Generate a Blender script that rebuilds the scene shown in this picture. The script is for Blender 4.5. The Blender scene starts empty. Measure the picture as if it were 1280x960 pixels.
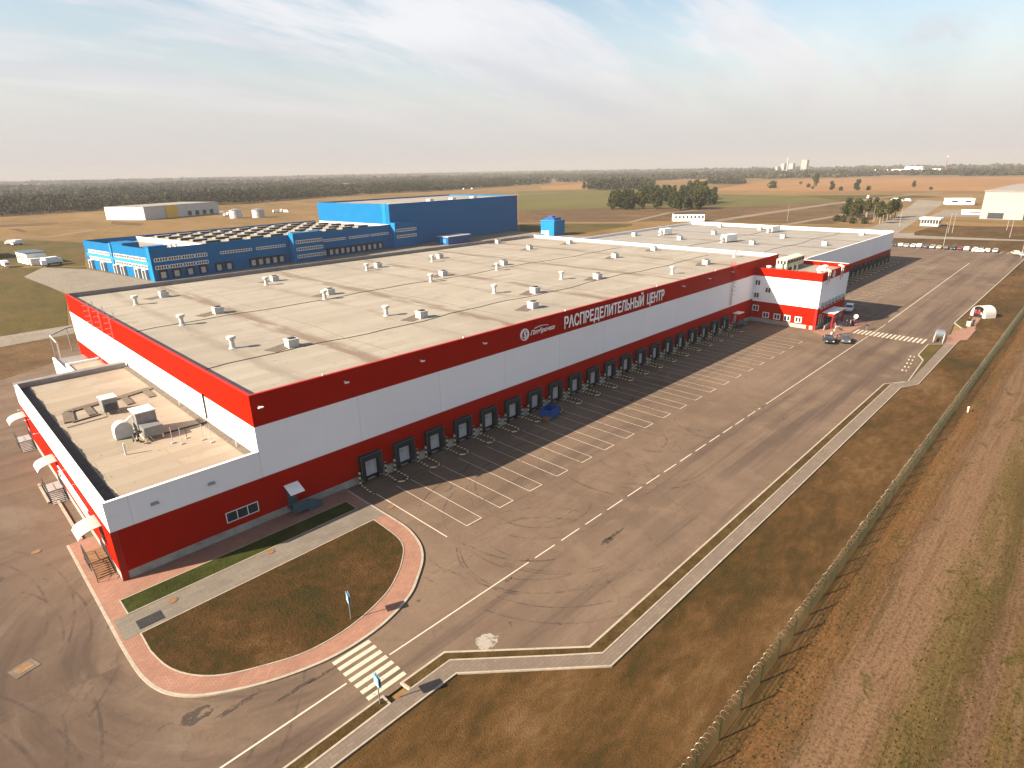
import bpy, math, random
import numpy as np
from mathutils import Vector, Matrix

random.seed(7)
S = bpy.context.scene
COL = S.collection
R = math.radians

# ------------------------------------------------------------------ camera
cam = bpy.data.cameras.new('camera')
cam_o = bpy.data.objects.new('camera', cam); COL.objects.link(cam_o)
cam.sensor_width = 36.0
cam.lens = 746.9 / 1280 * 36
cam.clip_start = 0.5; cam.clip_end = 60000
def cam_matrix(yaw, pitch, roll, loc):
    f = Vector((math.cos(yaw)*math.cos(pitch), math.sin(yaw)*math.cos(pitch), -math.sin(pitch)))
    r = Vector((math.sin(yaw), -math.cos(yaw), 0)); u = r.cross(f)
    r2 = math.cos(roll)*r + math.sin(roll)*u
    u2 = -math.sin(roll)*r + math.cos(roll)*u
    m = Matrix((r2, u2, -f)).transposed().to_4x4()
    m.translation = loc
    return m
cam_o.matrix_world = cam_matrix(0.77895, 0.34306, -0.018569, Vector((-21.217, -57.789, 35.0)))
S.camera = cam_o

# ------------------------------------------------------------------ light
SUN_EL = R(29.6); SUN_AZ = math.atan2(0.375, -0.927)      # direction towards the sun, from +x counter-clockwise
sun_dir = Vector((math.cos(SUN_AZ)*math.cos(SUN_EL), math.sin(SUN_AZ)*math.cos(SUN_EL), math.sin(SUN_EL)))
sun = bpy.data.lights.new('sun', 'SUN'); sun.energy = 5.0; sun.angle = R(0.5); sun.color = (1.0, 0.84, 0.64)
sun_o = bpy.data.objects.new('sun', sun); COL.objects.link(sun_o)
sun_o.rotation_euler = sun_dir.to_track_quat('Z', 'Y').to_euler(); sun_o.location = (-60, 40, 90)
S.view_settings.view_transform = 'Standard'; S.view_settings.look = 'None'
S.view_settings.gamma = 1.0; S.view_settings.use_curve_mapping = False
S.view_settings.exposure = 1.95
S.cycles.volume_bounces = 0
S.cycles.max_bounces = 6; S.cycles.diffuse_bounces = 3; S.cycles.transparent_max_bounces = 12

class NT:
    """small node-graph writer"""
    def __init__(s, tree): s.t = tree; s.n = tree.nodes; s.l = tree.links
    def new(s, typ, **k):
        n = s.n.new(typ)
        for a, b in k.items(): setattr(n, a, b)
        return n
    def put(s, sock, v):
        if isinstance(v, bpy.types.NodeSocket): s.l.new(v, sock)
        elif v is not None:
            if hasattr(sock.default_value, '__len__') and not hasattr(v, '__len__'): v = (v,)*len(sock.default_value)
            if hasattr(sock.default_value, '__len__') and len(sock.default_value) == 4 and len(v) == 3: v = (*v, 1)
            sock.default_value = v
    def math(s, op, a, b=None, c=None, clamp=False):
        n = s.new('ShaderNodeMath', operation=op, use_clamp=clamp)
        for i, v in enumerate((a, b, c)):
            if v is not None: s.put(n.inputs[i], v)
        return n.outputs[0]
    def vmath(s, op, a, b=None):
        n = s.new('ShaderNodeVectorMath', operation=op)
        s.put(n.inputs[0], a)
        if b is not None: s.put(n.inputs[1], b)
        return n.outputs[0]
    def pos(s): return s.new('ShaderNodeNewGeometry').outputs['Position']
    def obj(s): return s.new('ShaderNodeTexCoord').outputs['Object']
    def xyz(s, v):
        n = s.new('ShaderNodeSeparateXYZ'); s.put(n.inputs[0], v); return n.outputs
    def comb(s, x, y, z):
        n = s.new('ShaderNodeCombineXYZ'); s.put(n.inputs[0], x); s.put(n.inputs[1], y); s.put(n.inputs[2], z); return n.outputs[0]
    def noise(s, v, scale, detail=4, rough=0.55, dist=0.0, off=0.0):
        n = s.new('ShaderNodeTexNoise')
        if off: v = s.vmath('ADD', v, (off, off*1.7, off*0.3))
        s.put(n.inputs['Vector'], v); n.inputs['Scale'].default_value = scale
        n.inputs['Detail'].default_value = detail; n.inputs['Roughness'].default_value = rough
        n.inputs['Distortion'].default_value = dist
        return n.outputs['Fac']
    def ramp(s, f, *stops):
        n = s.new('ShaderNodeValToRGB'); e = n.color_ramp.elements
        while len(e) < len(stops): e.new(0.5)
        for el, (p, c) in zip(e, stops):
            el.position = p
            if not hasattr(c, '__len__'): c = (c, c, c)
            el.color = (*c[:3], 1)
        s.put(n.inputs[0], f)
        return n.outputs[0]
    def mix(s, f, a, b, mode='MIX'):
        n = s.new('ShaderNodeMix', data_type='RGBA', blend_type=mode)
        s.put(n.inputs[0], f); s.put(n.inputs[6], a); s.put(n.inputs[7], b)
        return n.outputs[2]
    def step(s, v, lo, hi):
        n = s.new('ShaderNodeMapRange', interpolation_type='SMOOTHSTEP')
        s.put(n.inputs[0], v); n.inputs[1].default_value = lo; n.inputs[2].default_value = hi
        return n.outputs[0]

# ------------------------------------------------------------------ sky
w = bpy.data.worlds.new('World'); S.world = w; w.use_nodes = True
N = NT(w.node_tree); N.n.clear()
sky = N.new('ShaderNodeTexSky', sky_type='NISHITA', sun_disc=False)
sky.sun_elevation = SUN_EL; sky.sun_rotation = math.atan2(sun_dir.x, sun_dir.y)
sky.air_density = 1.3; sky.dust_density = 2.5; sky.altitude = 100
d = N.new('ShaderNodeTexCoord').outputs['Generated']
X, Y, Z = N.xyz(d)
zc = N.math('MAXIMUM', Z, 0.0)
zz = N.math('ADD', zc, 0.16)
px = N.math('DIVIDE', X, zz); py = N.math('DIVIDE', Y, zz)
ca, sa = math.cos(R(4)), math.sin(R(4))
u = N.math('ADD', N.math('MULTIPLY', px, ca), N.math('MULTIPLY', py, sa))
v = N.math('SUBTRACT', N.math('MULTIPLY', py, ca), N.math('MULTIPLY', px, sa))
pv = N.comb(N.math('MULTIPLY', u, 0.30), N.math('MULTIPLY', v, 1.0), 0.0)
n1 = N.noise(pv, 1.25, 8, 0.60, 0.6, 5.3)
n2 = N.noise(pv, 3.0, 6, 0.6, 0.2, 9.1)
cl = N.math('ADD', n1, N.math('MULTIPLY', N.math('SUBTRACT', n2, 0.5), 0.35))
cl = N.math('SUBTRACT', cl, N.math('MULTIPLY', zc, 0.16))
mask = N.step(cl, 0.36, 0.56)
low = N.step(zc, 0.25, 0.03)
mask = N.math('MAXIMUM', mask, low)
SKY_E = 0.044
skyc = N.mix(1.0, sky.outputs[0], (SKY_E*1.15,)*3, 'MULTIPLY')
tone = N.ramp(N.noise(pv, 1.7, 5, 0.6, 0.3, 2.0), (0.38, (0.272, 0.280, 0.296)), (0.60, (0.350, 0.345, 0.346)))
tone = N.mix(N.step(zc, 0.20, 0.01), tone, (0.262, 0.250, 0.240))
tone = N.mix(1.0, tone, (0.70, 0.71, 0.73), 'MULTIPLY')
final = N.mix(N.math('MULTIPLY', mask, 0.93), skyc, tone)
bg = N.new('ShaderNodeBackground'); N.put(bg.inputs[0], final); bg.inputs[1].default_value = 1.0
out = N.new('ShaderNodeOutputWorld'); N.l.new(bg.outputs[0], out.inputs[0])

# ------------------------------------------------------------------ mesh builder
class MB:
    def __init__(s): s.v = []; s.f = []; s.mi = []; s.m = 0
    def add(s, vs, fs):
        b = len(s.v); s.v += [tuple(p) for p in vs]
        s.f += [tuple(i+b for i in f) for f in fs]; s.mi += [s.m]*len(fs); return s
    def box(s, x0, y0, z0, x1, y1, z1):
        x0, x1 = min(x0, x1), max(x0, x1); y0, y1 = min(y0, y1), max(y0, y1); z0, z1 = min(z0, z1), max(z0, z1)
        return s.add([(x0,y0,z0),(x1,y0,z0),(x1,y1,z0),(x0,y1,z0),(x0,y0,z1),(x1,y0,z1),(x1,y1,z1),(x0,y1,z1)],
                     [(0,3,2,1),(4,5,6,7),(0,1,5,4),(1,2,6,5),(2,3,7,6),(3,0,4,7)])
    def cbox(s, cx, cy, cz, sx, sy, sz, rz=0.0):
        c, n = math.cos(rz), math.sin(rz); vs = []
        for z in (-1, 1):
            for x, y in ((-1,-1),(1,-1),(1,1),(-1,1)):
                a, b = x*sx/2, y*sy/2
                vs.append((cx+a*c-b*n, cy+a*n+b*c, cz+z*sz/2))
        return s.add(vs, [(0,3,2,1),(4,5,6,7),(0,1,5,4),(1,2,6,5),(2,3,7,6),(3,0,4,7)])
    def prism(s, poly, z0, z1):
        if sum(a[0]*b[1]-b[0]*a[1] for a, b in zip(poly, poly[1:]+poly[:1])) < 0: poly = poly[::-1]
        n = len(poly)
        vs = [(x,y,z0) for x,y in poly] + [(x,y,z1) for x,y in poly]
        return s.add(vs, [tuple(range(n-1,-1,-1)), tuple(range(n,2*n))] + [(i,(i+1)%n,n+(i+1)%n,n+i) for i in range(n)])
    def poly(s, poly, z):
        if sum(a[0]*b[1]-b[0]*a[1] for a, b in zip(poly, poly[1:]+poly[:1])) < 0: poly = poly[::-1]
        return s.add([(x,y,z) for x,y in poly], [tuple(range(len(poly)))])
    def rect(s, x0, y0, x1, y1, z): return s.poly([(x0,y0),(x1,y0),(x1,y1),(x0,y1)], z)
    def extrude(s, prof, y0, y1):
        """profile in x,z swept along y"""
        n = len(prof)
        return s.add([(x,y0,z) for x,z in prof]+[(x,y1,z) for x,z in prof],
                     [tuple(range(n)), tuple(range(2*n-1,n-1,-1))]+[(i,n+i,n+(i+1)%n,(i+1)%n) for i in range(n)])
    def tube(s, pts, r, n=6, closed=False):
        pts = [Vector(p) for p in pts]; k = len(pts); b = len(s.v)
        for i, p in enumerate(pts):
            if closed: t = pts[(i+1) % k]-pts[i-1]
            else: t = pts[min(i+1,k-1)]-pts[max(i-1,0)]
            t.normalize()
            a = t.cross(Vector((0,0,1)))
            if a.length < 0.05: a = t.cross(Vector((1,0,0)))
            a.normalize(); c = a.cross(t)
            rr = r[i] if hasattr(r, '__len__') else r
            for j in range(n):
                q = p + rr*(math.cos(2*math.pi*j/n)*a + math.sin(2*math.pi*j/n)*c); s.v.append(tuple(q))
        fs = []
        for i in range(k if closed else k-1):
            i2 = (i+1) % k
            for j in range(n): fs.append((b+i*n+j, b+i*n+(j+1)%n, b+i2*n+(j+1)%n, b+i2*n+j))
        if not closed: fs += [tuple(b+j for j in range(n-1,-1,-1)), tuple(b+(k-1)*n+j for j in range(n))]
        s.f += fs; s.mi += [s.m]*len(fs); return s
    def lathe(s, cx, cy, prof, n=14):
        b = len(s.v); fs = []
        for r, z in prof:
            for j in range(n): s.v.append((cx+r*math.cos(2*math.pi*j/n), cy+r*math.sin(2*math.pi*j/n), z))
        for i in range(len(prof)-1):
            for j in range(n): fs.append((b+i*n+j, b+i*n+(j+1)%n, b+(i+1)*n+(j+1)%n, b+(i+1)*n+j))
        fs += [tuple(b+j for j in range(n-1,-1,-1)), tuple(b+(len(prof)-1)*n+j for j in range(n))]
        s.f += fs; s.mi += [s.m]*len(fs); return s
    def mesh(s, name, mats):
        me = bpy.data.meshes.new(name)
        me.from_pydata(s.v, [], s.f)
        for m in (mats if isinstance(mats, (list, tuple)) else [mats]): me.materials.append(m)
        if isinstance(mats, (list, tuple)): me.polygons.foreach_set('material_index', s.mi)
        me.update(); return me
    def build(s, name, mats, parent=None, smooth=False, local=False):
        if parent is not None and not local:
            o = Vector((0,0,0)); q = parent
            while q is not None: o += q.location; q = q.parent
            if o.length: s.v = [(a-o.x, b-o.y, c-o.z) for a,b,c in s.v]
        me = s.mesh(name, mats)
        if smooth: me.polygons.foreach_set('use_smooth', [True]*len(me.polygons))
        ob = bpy.data.objects.new(name, me); COL.objects.link(ob); ob.parent = parent
        return ob

def tag(o, label=None, cat=None, group=None, kind=None):
    if label: o['label'] = label
    if cat: o['category'] = cat
    if group: o['group'] = group
    if kind: o['kind'] = kind
    return o
def thing(name, label, cat, loc=(0,0,0), rz=0.0, group=None):
    o = bpy.data.objects.new(name, None); COL.objects.link(o)
    o.location = loc; o.rotation_euler = (0,0,rz); o.empty_display_size = 0.5
    return tag(o, label, cat, group)
def dup(root, loc, rz, label=None, group=None, scale=None, mats=None):
    r = root.copy(); COL.objects.link(r); r.location = loc; r.rotation_euler = (0,0,rz)
    if label: r['label'] = label
    if group: r['group'] = group
    if scale: r.scale = scale if hasattr(scale, '__len__') else (scale,)*3
    for ch in list(root.children):
        c = ch.copy(); COL.objects.link(c); c.parent = r
        if mats and ch.name.split('.')[0] in mats:
            c.material_slots[0].link = 'OBJECT'; c.material_slots[0].material = mats[ch.name.split('.')[0]]
        for g in list(ch.children):
            k = g.copy(); COL.objects.link(k); k.parent = c
    return r
def dup_part(part, parent, dx=0, dy=0, dz=0):
    c = part.copy(); COL.objects.link(c); c.parent = parent
    c.location = Vector(part.location)+Vector((dx,dy,dz))
    for g in list(part.children):
        k = g.copy(); COL.objects.link(k); k.parent = c
    return c
ORD = ['first','second','third','fourth','fifth','sixth','seventh','eighth','ninth','tenth','eleventh','twelfth','thirteenth',
       'fourteenth','fifteenth','sixteenth','seventeenth','eighteenth','nineteenth','twentieth','twenty first','twenty second','twenty third']

# ------------------------------------------------------------------ materials
def mat(name):
    m = bpy.data.materials.new(name); m.use_nodes = True
    n = NT(m.node_tree); b = m.node_tree.nodes['Principled BSDF']
    return m, n, b
def plain(name, col, rough=0.6, metal=0.0, var=0.12, scale=1.5, spec=0.3, obj=True):
    """paint or metal with faint dirt"""
    m, n, b = mat(name)
    p = n.obj() if obj else n.pos()
    f = n.noise(p, scale, 5, 0.6)
    c = n.mix(n.ramp(f, (0.3, 0.0), (0.75, 1.0)), tuple(x*(1-var) for x in col), tuple(min(1, x*(1+var)) for x in col))
    n.put(b.inputs['Base Color'], c); b.inputs['Roughness'].default_value = rough; b.inputs['Metallic'].default_value = metal
    b.inputs['Specular IOR Level'].default_value = spec
    return m
def bump(n, b, h, strength=0.4, dist=0.05):
    k = n.new('ShaderNodeBump'); k.inputs['Strength'].default_value = strength; k.inputs['Distance'].default_value = dist
    n.put(k.inputs['Height'], h); n.put(b.inputs['Normal'], k.outputs[0])

def cladding(name, col, axis, pitch=12.0, rough=0.5, var=0.018, streak=0.10):
    """sandwich panels: joints every `pitch` metres, tiny tone change from panel to panel, rain streaks"""
    m, n, b = mat(name)
    P = n.pos(); x, y, z = n.xyz(P)
    a = x if axis == 'x' else y
    k = n.math('DIVIDE', a, pitch); fr = n.math('FRACT', n.math('ADD', k, 1000.0)); fl = n.math('FLOOR', k)
    wn = n.new('ShaderNodeTexWhiteNoise', noise_dimensions='1D'); n.put(wn.inputs['W'], fl)
    joint = n.math('LESS_THAN', n.math('ABSOLUTE', n.math('SUBTRACT', fr, 0.5)), 0.493)
    tone = n.math('ADD', 1.0-var, n.math('MULTIPLY', wn.outputs[0], 2*var))
    st = n.noise(n.comb(n.math('MULTIPLY', a, 1.6), n.math('MULTIPLY', z, 0.10), 0.0), 1.0, 5, 0.65)
    big = n.noise(P, 0.11, 4, 0.6, off=3.0)
    tone = n.math('MULTIPLY', tone, n.math('SUBTRACT', 1.0+streak*0.7, n.math('MULTIPLY', n.math('ADD', st, big), streak*0.75)))
    tone = n.math('MULTIPLY', tone, n.math('ADD', 0.9, n.math('MULTIPLY', joint, 0.1)))
    c = n.mix(1.0, col, tone, 'MULTIPLY')
    n.put(b.inputs['Base Color'], c); b.inputs['Roughness'].default_value = rough
    b.inputs['Specular IOR Level'].default_value = 0.02
    bump(n, b, n.math('ADD', n.math('MULTIPLY', joint, 1.0), n.noise(P, 0.5, 2)), 0.12, 0.03)
    return m
RED = (0.300, 0.0068, 0.0010); WHITE = (0.71, 0.725, 0.745)
M_red_x = cladding('red_panels', RED, 'x', 12.0); M_red_y = cladding('red_panels_side', RED, 'y', 6.0)
M_white_x = cladding('white_panels', WHITE, 'x', 12.0, streak=0.12); M_white_y = cladding('white_panels_side', WHITE, 'y', 6.0)
M_blue_x = cladding('blue_panels', (0.006, 0.085, 0.34), 'x', 6.0); M_blue_y = cladding('blue_panels_side', (0.012, 0.14, 0.42), 'y', 6.0)
M_conc = plain('concrete', (0.27, 0.25, 0.225), 0.9, var=0.25, scale=0.9, obj=False)
M_kerb = plain('kerb_concrete', (0.26, 0.225, 0.18), 0.9, var=0.2, scale=2.0, obj=False)
M_grey = plain('grey_metal', (0.28, 0.28, 0.28), 0.5, var=0.15)
M_lgrey = plain('light_grey_metal', (0.42, 0.42, 0.41), 0.45, var=0.12)
M_white = plain('white_paint', (0.74, 0.73, 0.70), 0.5, var=0.08)
M_dark = plain('dark_rubber', (0.022, 0.022, 0.024), 0.8, var=0.3)
M_black = plain('black_paint', (0.012, 0.012, 0.013), 0.35, var=0.3)
M_door = plain('dock_door_grey', (0.40, 0.41, 0.42), 0.5, var=0.12)
M_steel = plain('galvanised_steel', (0.17, 0.178, 0.18), 0.5, metal=0.25, var=0.18)
M_redp = plain('red_paint', RED, 0.45)
M_bluep = plain('blue_paint', (0.010, 0.06, 0.22), 0.45)
M_skyblue = plain('bright_blue_paint', (0.02, 0.20, 0.52), 0.5)
M_teal = plain('blue_grey_paint', (0.05, 0.08, 0.10), 0.5)
M_brownp = plain('brown_wood', (0.16, 0.09, 0.045), 0.8, var=0.3)
M_cream = plain('cream_metal', (0.58, 0.53, 0.38), 0.5)
M_green = plain('green_pipe', (0.06, 0.085, 0.055), 0.5)
M_yellow = plain('yellow_panel', (0.62, 0.36, 0.02), 0.5)
M_orange = plain('orange_ring', (0.16, 0.09, 0.055), 0.5)
M_signblue = plain('sign_blue', (0.10, 0.23, 0.34), 0.4)
M_wire = plain('green_wire', (0.020, 0.027, 0.013), 0.5, var=0.25)
M_coil = plain('razor_wire', (0.15, 0.15, 0.12), 0.4, metal=0.4, var=0.25)
M_tyre = plain('tyre_rubber', (0.015, 0.015, 0.016), 0.85)
M_hair = plain('dark_hair', (0.03, 0.02, 0.015), 0.8)
M_skin = plain('skin', (0.42, 0.24, 0.17), 0.6)
M_canopy = plain('canopy_sheet', (0.30, 0.275, 0.25), 0.6, var=0.08)
M_tent = plain('tent_fabric', (0.40, 0.39, 0.375), 0.8, var=0.08)
m, n, b = mat('window_glass'); M_glass = m
n.put(b.inputs['Base Color'], n.mix(n.noise(n.pos(), 0.8, 2), (0.012, 0.016, 0.022), (0.05, 0.06, 0.075)))
b.inputs['Roughness'].default_value = 0.08; b.inputs['Specular IOR Level'].default_value = 0.6
m, n, b = mat('clear_plastic'); M_clear = m
n.put(b.inputs['Base Color'], n.mix(n.noise(n.obj(), 2.0, 3), (0.10, 0.18, 0.24), (0.25, 0.34, 0.40)))
b.inputs['Roughness'].default_value = 0.12; b.inputs['Alpha'].default_value = 0.22
m, n, b = mat('hazard_stripes'); M_hazard = m
x, y, z = n.xyz(n.obj())
f = n.math('FRACT', n.math('ADD', n.math('MULTIPLY', n.math('ADD', n.math('ADD', n.math('MULTIPLY', x, 0.8), y), z), 1.55), 100.0))
n.put(b.inputs['Base Color'], n.mix(n.math('LESS_THAN', f, 0.5), (0.012, 0.012, 0.012), (0.52, 0.43, 0.24)))
b.inputs['Roughness'].default_value = 0.5

# painted road marking, worn through in places
m, n, b = mat('road_paint'); M_paint = m
P = n.pos(); wv = n.noise(P, 1.7, 6, 0.7); wb = n.noise(P, 0.16, 3, 0.5, off=4.0)
n.put(b.inputs['Base Color'], n.mix(wb, (0.34, 0.30, 0.245), (0.46, 0.415, 0.345)))
n.put(b.inputs['Alpha'], n.step(n.math('ADD', wv, n.math('MULTIPLY', wb, 0.4)), 0.44, 0.62)); b.inputs['Roughness'].default_value = 0.8
m, n, b = mat('crossing_paint'); M_paint2 = m
P = n.pos(); wv = n.noise(P, 3.0, 6, 0.7)
n.put(b.inputs['Base Color'], n.mix(wv, (0.30, 0.265, 0.205), (0.40, 0.36, 0.285)))
n.put(b.inputs['Alpha'], n.step(wv, 0.27, 0.40)); b.inputs['Roughness'].default_value = 0.8

# worn asphalt of the yard: dusty patches, traffic polish along the lanes, repaired slabs
m, n, b = mat('asphalt'); M_asph = m
P = n.pos(); x, y, z = n.xyz(P)
big = n.noise(P, 0.035, 5, 0.6, 0.3); mid = n.noise(P, 0.22, 6, 0.62, 0.4, 7.0); fine = n.noise(P, 2.6, 5, 0.7)
lane = n.noise(n.comb(n.math('MULTIPLY', x, 0.018), n.math('MULTIPLY', y, 0.42), 0.0), 1.0, 5, 0.6, 0.15, 11.0)
c = n.ramp(big, (0.30, (0.072, 0.054, 0.041)), (0.52, (0.098, 0.074, 0.057)), (0.72, (0.128, 0.100, 0.078)))
c = n.mix(n.step(mid, 0.42, 0.75), c, (0.128, 0.098, 0.074))
c = n.mix(n.math('MULTIPLY', n.step(lane, 0.50, 0.72), 0.62), c, (0.055, 0.043, 0.037))
c = n.mix(n.math('MULTIPLY', n.step(lane, 0.44, 0.30), 0.42), c, (0.142, 0.112, 0.086))
spots = n.noise(P, 0.9, 3, 0.5, 0.0, 21.0)
c = n.mix(n.math('MULTIPLY', n.step(spots, 0.70, 0.78), 0.75), c, (0.032, 0.026, 0.023))
west = n.math('MULTIPLY', n.step(x, -10.0, -22.0), n.step(y, 40.0, -30.0))
lefty = n.step(x, -13.0, -24.0)
rx = n.math('ADD', x, 5.0); ry = n.math('ADD', y, 11.0)
rad = n.math('SQRT', n.math('ADD', n.math('MULTIPLY', rx, rx), n.math('MULTIPLY', ry, ry))); ang = n.math('ARCTAN2', ry, rx)
turn = n.noise(n.comb(n.math('MULTIPLY', rad, 0.55), n.math('MULTIPLY', ang, 1.1), 0.0), 1.0, 6, 0.62, 0.2, 6.0)
tw = n.math('MULTIPLY', n.step(x, 3.0, -9.0), n.step(y, 16.0, -4.0))
c = n.mix(n.math('MULTIPLY', lefty, 0.62), c, (0.046, 0.033, 0.027))
c = n.mix(n.math('MULTIPLY', n.math('MULTIPLY', tw, n.step(turn, 0.47, 0.66)), 0.6), c, (0.040, 0.031, 0.026))
c = n.mix(n.math('MULTIPLY', n.math('MULTIPLY', tw, n.step(turn, 0.47, 0.33)), 0.5), c, (0.118, 0.098, 0.080))
tl = n.step(y, -23.5, -27.0)
c = n.mix(n.math('MULTIPLY', n.math('MULTIPLY', tl, n.step(lane, 0.46, 0.62)), 0.5), c, (0.052, 0.039, 0.033))
dust = n.math('MULTIPLY', n.step(n.noise(P, 0.07, 4, 0.6, 0.6, 31.0), 0.52, 0.66), n.step(x, 5.0, -20.0))
c = n.mix(n.math('MULTIPLY', dust, 0.5), c, (0.135, 0.118, 0.10))
c = n.mix(n.math('MULTIPLY', n.math('SUBTRACT', fine, 0.32), 0.55, clamp=True), c, (0.04, 0.033, 0.028))
vo = n.new('ShaderNodeTexVoronoi', feature='DISTANCE_TO_EDGE'); n.put(vo.inputs['Vector'], n.vmath('ADD', P, n.comb(n.math('MULTIPLY', fine, 3.0), n.math('MULTIPLY', mid, 6.0), 0.0))); vo.inputs['Scale'].default_value = 0.085
c = n.mix(n.math('MULTIPLY', n.math('LESS_THAN', vo.outputs[0], 0.004), 0.32), c, (0.03, 0.025, 0.02))
c = n.mix(1.0, c, (1.06, 0.97, 0.91), 'MULTIPLY')
n.put(b.inputs['Base Color'], c); b.inputs['Roughness'].default_value = 0.92; b.inputs['Specular IOR Level'].default_value = 0.15
bump(n, b, n.math('ADD', fine, n.math('MULTIPLY', mid, 2.0)), 0.35, 0.05)

m, n, b = mat('tyre_mark'); M_skid = m
P = n.pos(); f = n.noise(P, 1.2, 5, 0.7)
n.put(b.inputs['Base Color'], n.mix(f, (0.03, 0.023, 0.02), (0.052, 0.041, 0.035)))
n.put(b.inputs['Alpha'], n.math('MULTIPLY', n.step(n.math('ADD', n.math('MULTIPLY', f, 0.55), n.math('MULTIPLY', n.noise(P, 0.25, 2, 0.5, off=9.0), 0.5)), 0.44, 0.72), 0.50)); b.inputs['Roughness'].default_value = 0.85
m, n, b = mat('oil_stain'); M_stain = m
f = n.noise(n.pos(), 1.6, 6, 0.75, 0.6)
n.put(b.inputs['Base Color'], n.mix(f, (0.018, 0.014, 0.012), (0.05, 0.033, 0.022))); n.put(b.inputs['Alpha'], n.math('MULTIPLY', n.step(f, 0.40, 0.55), 0.9)); b.inputs['Roughness'].default_value = 0.7
m, n, b = mat('cement_spill'); M_spill = m
f = n.noise(n.pos(), 1.1, 6, 0.7, 0.5)
n.put(b.inputs['Base Color'], n.mix(f, (0.17, 0.15, 0.125), (0.26, 0.235, 0.195))); n.put(b.inputs['Alpha'], n.step(f, 0.36, 0.52)); b.inputs['Roughness'].default_value = 0.9

# pink paving blocks, grey paving
def paving(name, a, bcol, w=0.4):
    m, n, b = mat(name); P = n.pos()
    br = n.new('ShaderNodeTexBrick'); n.put(br.inputs['Vector'], P); br.inputs['Scale'].default_value = 1.0
    br.inputs['Brick Width'].default_value = w; br.inputs['Row Height'].default_value = w/2; br.inputs['Mortar Size'].default_value = 0.012
    n.put(br.inputs['Color1'], a); n.put(br.inputs['Color2'], bcol); n.put(br.inputs['Mortar'], tuple(q*0.55 for q in a))
    f = n.noise(P, 0.35, 5, 0.65)
    c = n.mix(n.ramp(f, (0.35, 0.0), (0.7, 0.5)), br.outputs[0], tuple(q*0.62 for q in a))
    c = n.mix(n.math('MULTIPLY', n.step(n.noise(P, 3.0, 4, 0.7, off=2.0), 0.6, 0.75), 0.3), c, tuple(q*0.5 for q in bcol))
    n.put(b.inputs['Base Color'], c); b.inputs['Roughness'].default_value = 0.9
    bump(n, b, br.outputs['Fac'], -0.25, 0.01)
    return m
M_pink = paving('pink_pavers', (0.200, 0.098, 0.066), (0.245, 0.126, 0.088))
M_walk = paving('grey_pavers', (0.112, 0.083, 0.062), (0.135, 0.102, 0.078), 0.6)
M_path = paving('path_slabs', (0.112, 0.094, 0.076), (0.135, 0.115, 0.093), 1.0)

# membrane roofs
def roof_mat(name, a, bcol, bands=True, seam=True, dirt=1.0):
    m, n, b = mat(name); P = n.pos(); x, y, z = n.xyz(P)
    br = n.new('ShaderNodeTexBrick'); n.put(br.inputs['Vector'], P); br.inputs['Scale'].default_value = 1.0
    br.inputs['Brick Width'].default_value = 12.1; br.inputs['Row Height'].default_value = 2.0; br.inputs['Mortar Size'].default_value = 0.03
    n.put(br.inputs['Color1'], a); n.put(br.inputs['Color2'], bcol); n.put(br.inputs['Mortar'], tuple(q*0.78 for q in a))
    big = n.noise(P, 0.045, 5, 0.65, 0.4); mid = n.noise(P, 0.35, 6, 0.7, 0.2, 5.0)
    c = n.mix(n.math('MULTIPLY', n.step(big, 0.45, 0.75), 0.45*dirt), br.outputs[0], tuple(q*0.62 for q in bcol))
    c = n.mix(n.math('MULTIPLY', n.step(mid, 0.52, 0.8), 0.5*dirt), c, (0.13, 0.105, 0.08))
    if bands:       # ponding stains in the valleys between the bays
        t = n.math('FRACT', n.math('ADD', n.math('DIVIDE', n.math('ADD', x, n.math('MULTIPLY', n.noise(P, 0.05, 3), 3.0)), 24.2), 100.17))
        band = n.step(n.math('ABSOLUTE', n.math('SUBTRACT', t, 0.91)), 0.085, 0.015)
        t2 = n.step(n.math('ABSOLUTE', n.math('SUBTRACT', t, 0.52)), 0.07, 0.0)
        brk = n.step(n.noise(n.comb(n.math('MULTIPLY', x, 0.5), n.math('MULTIPLY', y, 0.09), 0.0), 1.0, 4, 0.65, 0.3), 0.38, 0.52)
        c = n.mix(n.math('MULTIPLY', n.math('MULTIPLY', band, brk), 0.75), c, (0.115, 0.078, 0.052))
        c = n.mix(n.math('MULTIPLY', n.math('MULTIPLY', t2, brk), 0.35), c, (0.10, 0.075, 0.055))
    sp = n.noise(P, 1.3, 3, 0.6, 0.0, 13.0)
    c = n.mix(n.math('MULTIPLY', n.step(sp, 0.66, 0.74), 0.6*dirt), c, (0.09, 0.062, 0.042))
    c = n.mix(n.math('MULTIPLY', n.step(n.noise(P, 0.12, 4, 0.6, 0.4, 17.0), 0.6, 0.72), 0.25), c, (0.30, 0.285, 0.26))
    n.put(b.inputs['Base Color'], c); b.inputs['Roughness'].default_value = 0.7; b.inputs['Specular IOR Level'].default_value = 0.25
    bump(n, b, n.math('ADD', mid, br.outputs['Fac']), 0.3, 0.04)
    return m
M_roof = roof_mat('roof_membrane', (0.212, 0.189, 0.155), (0.252, 0.225, 0.187))
M_roof2 = roof_mat('roof_membrane_rear', (0.200, 0.186, 0.168), (0.228, 0.212, 0.19), dirt=0.7)
M_roofa = roof_mat('roof_membrane_annex', (0.200, 0.168, 0.128), (0.245, 0.208, 0.16), bands=False, dirt=1.1)
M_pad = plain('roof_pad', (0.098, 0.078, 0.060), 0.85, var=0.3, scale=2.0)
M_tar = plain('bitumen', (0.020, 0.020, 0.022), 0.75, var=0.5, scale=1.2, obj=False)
M_seam = plain('bitumen_seam', (0.05, 0.045, 0.04), 0.8, var=0.3, obj=False)
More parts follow.
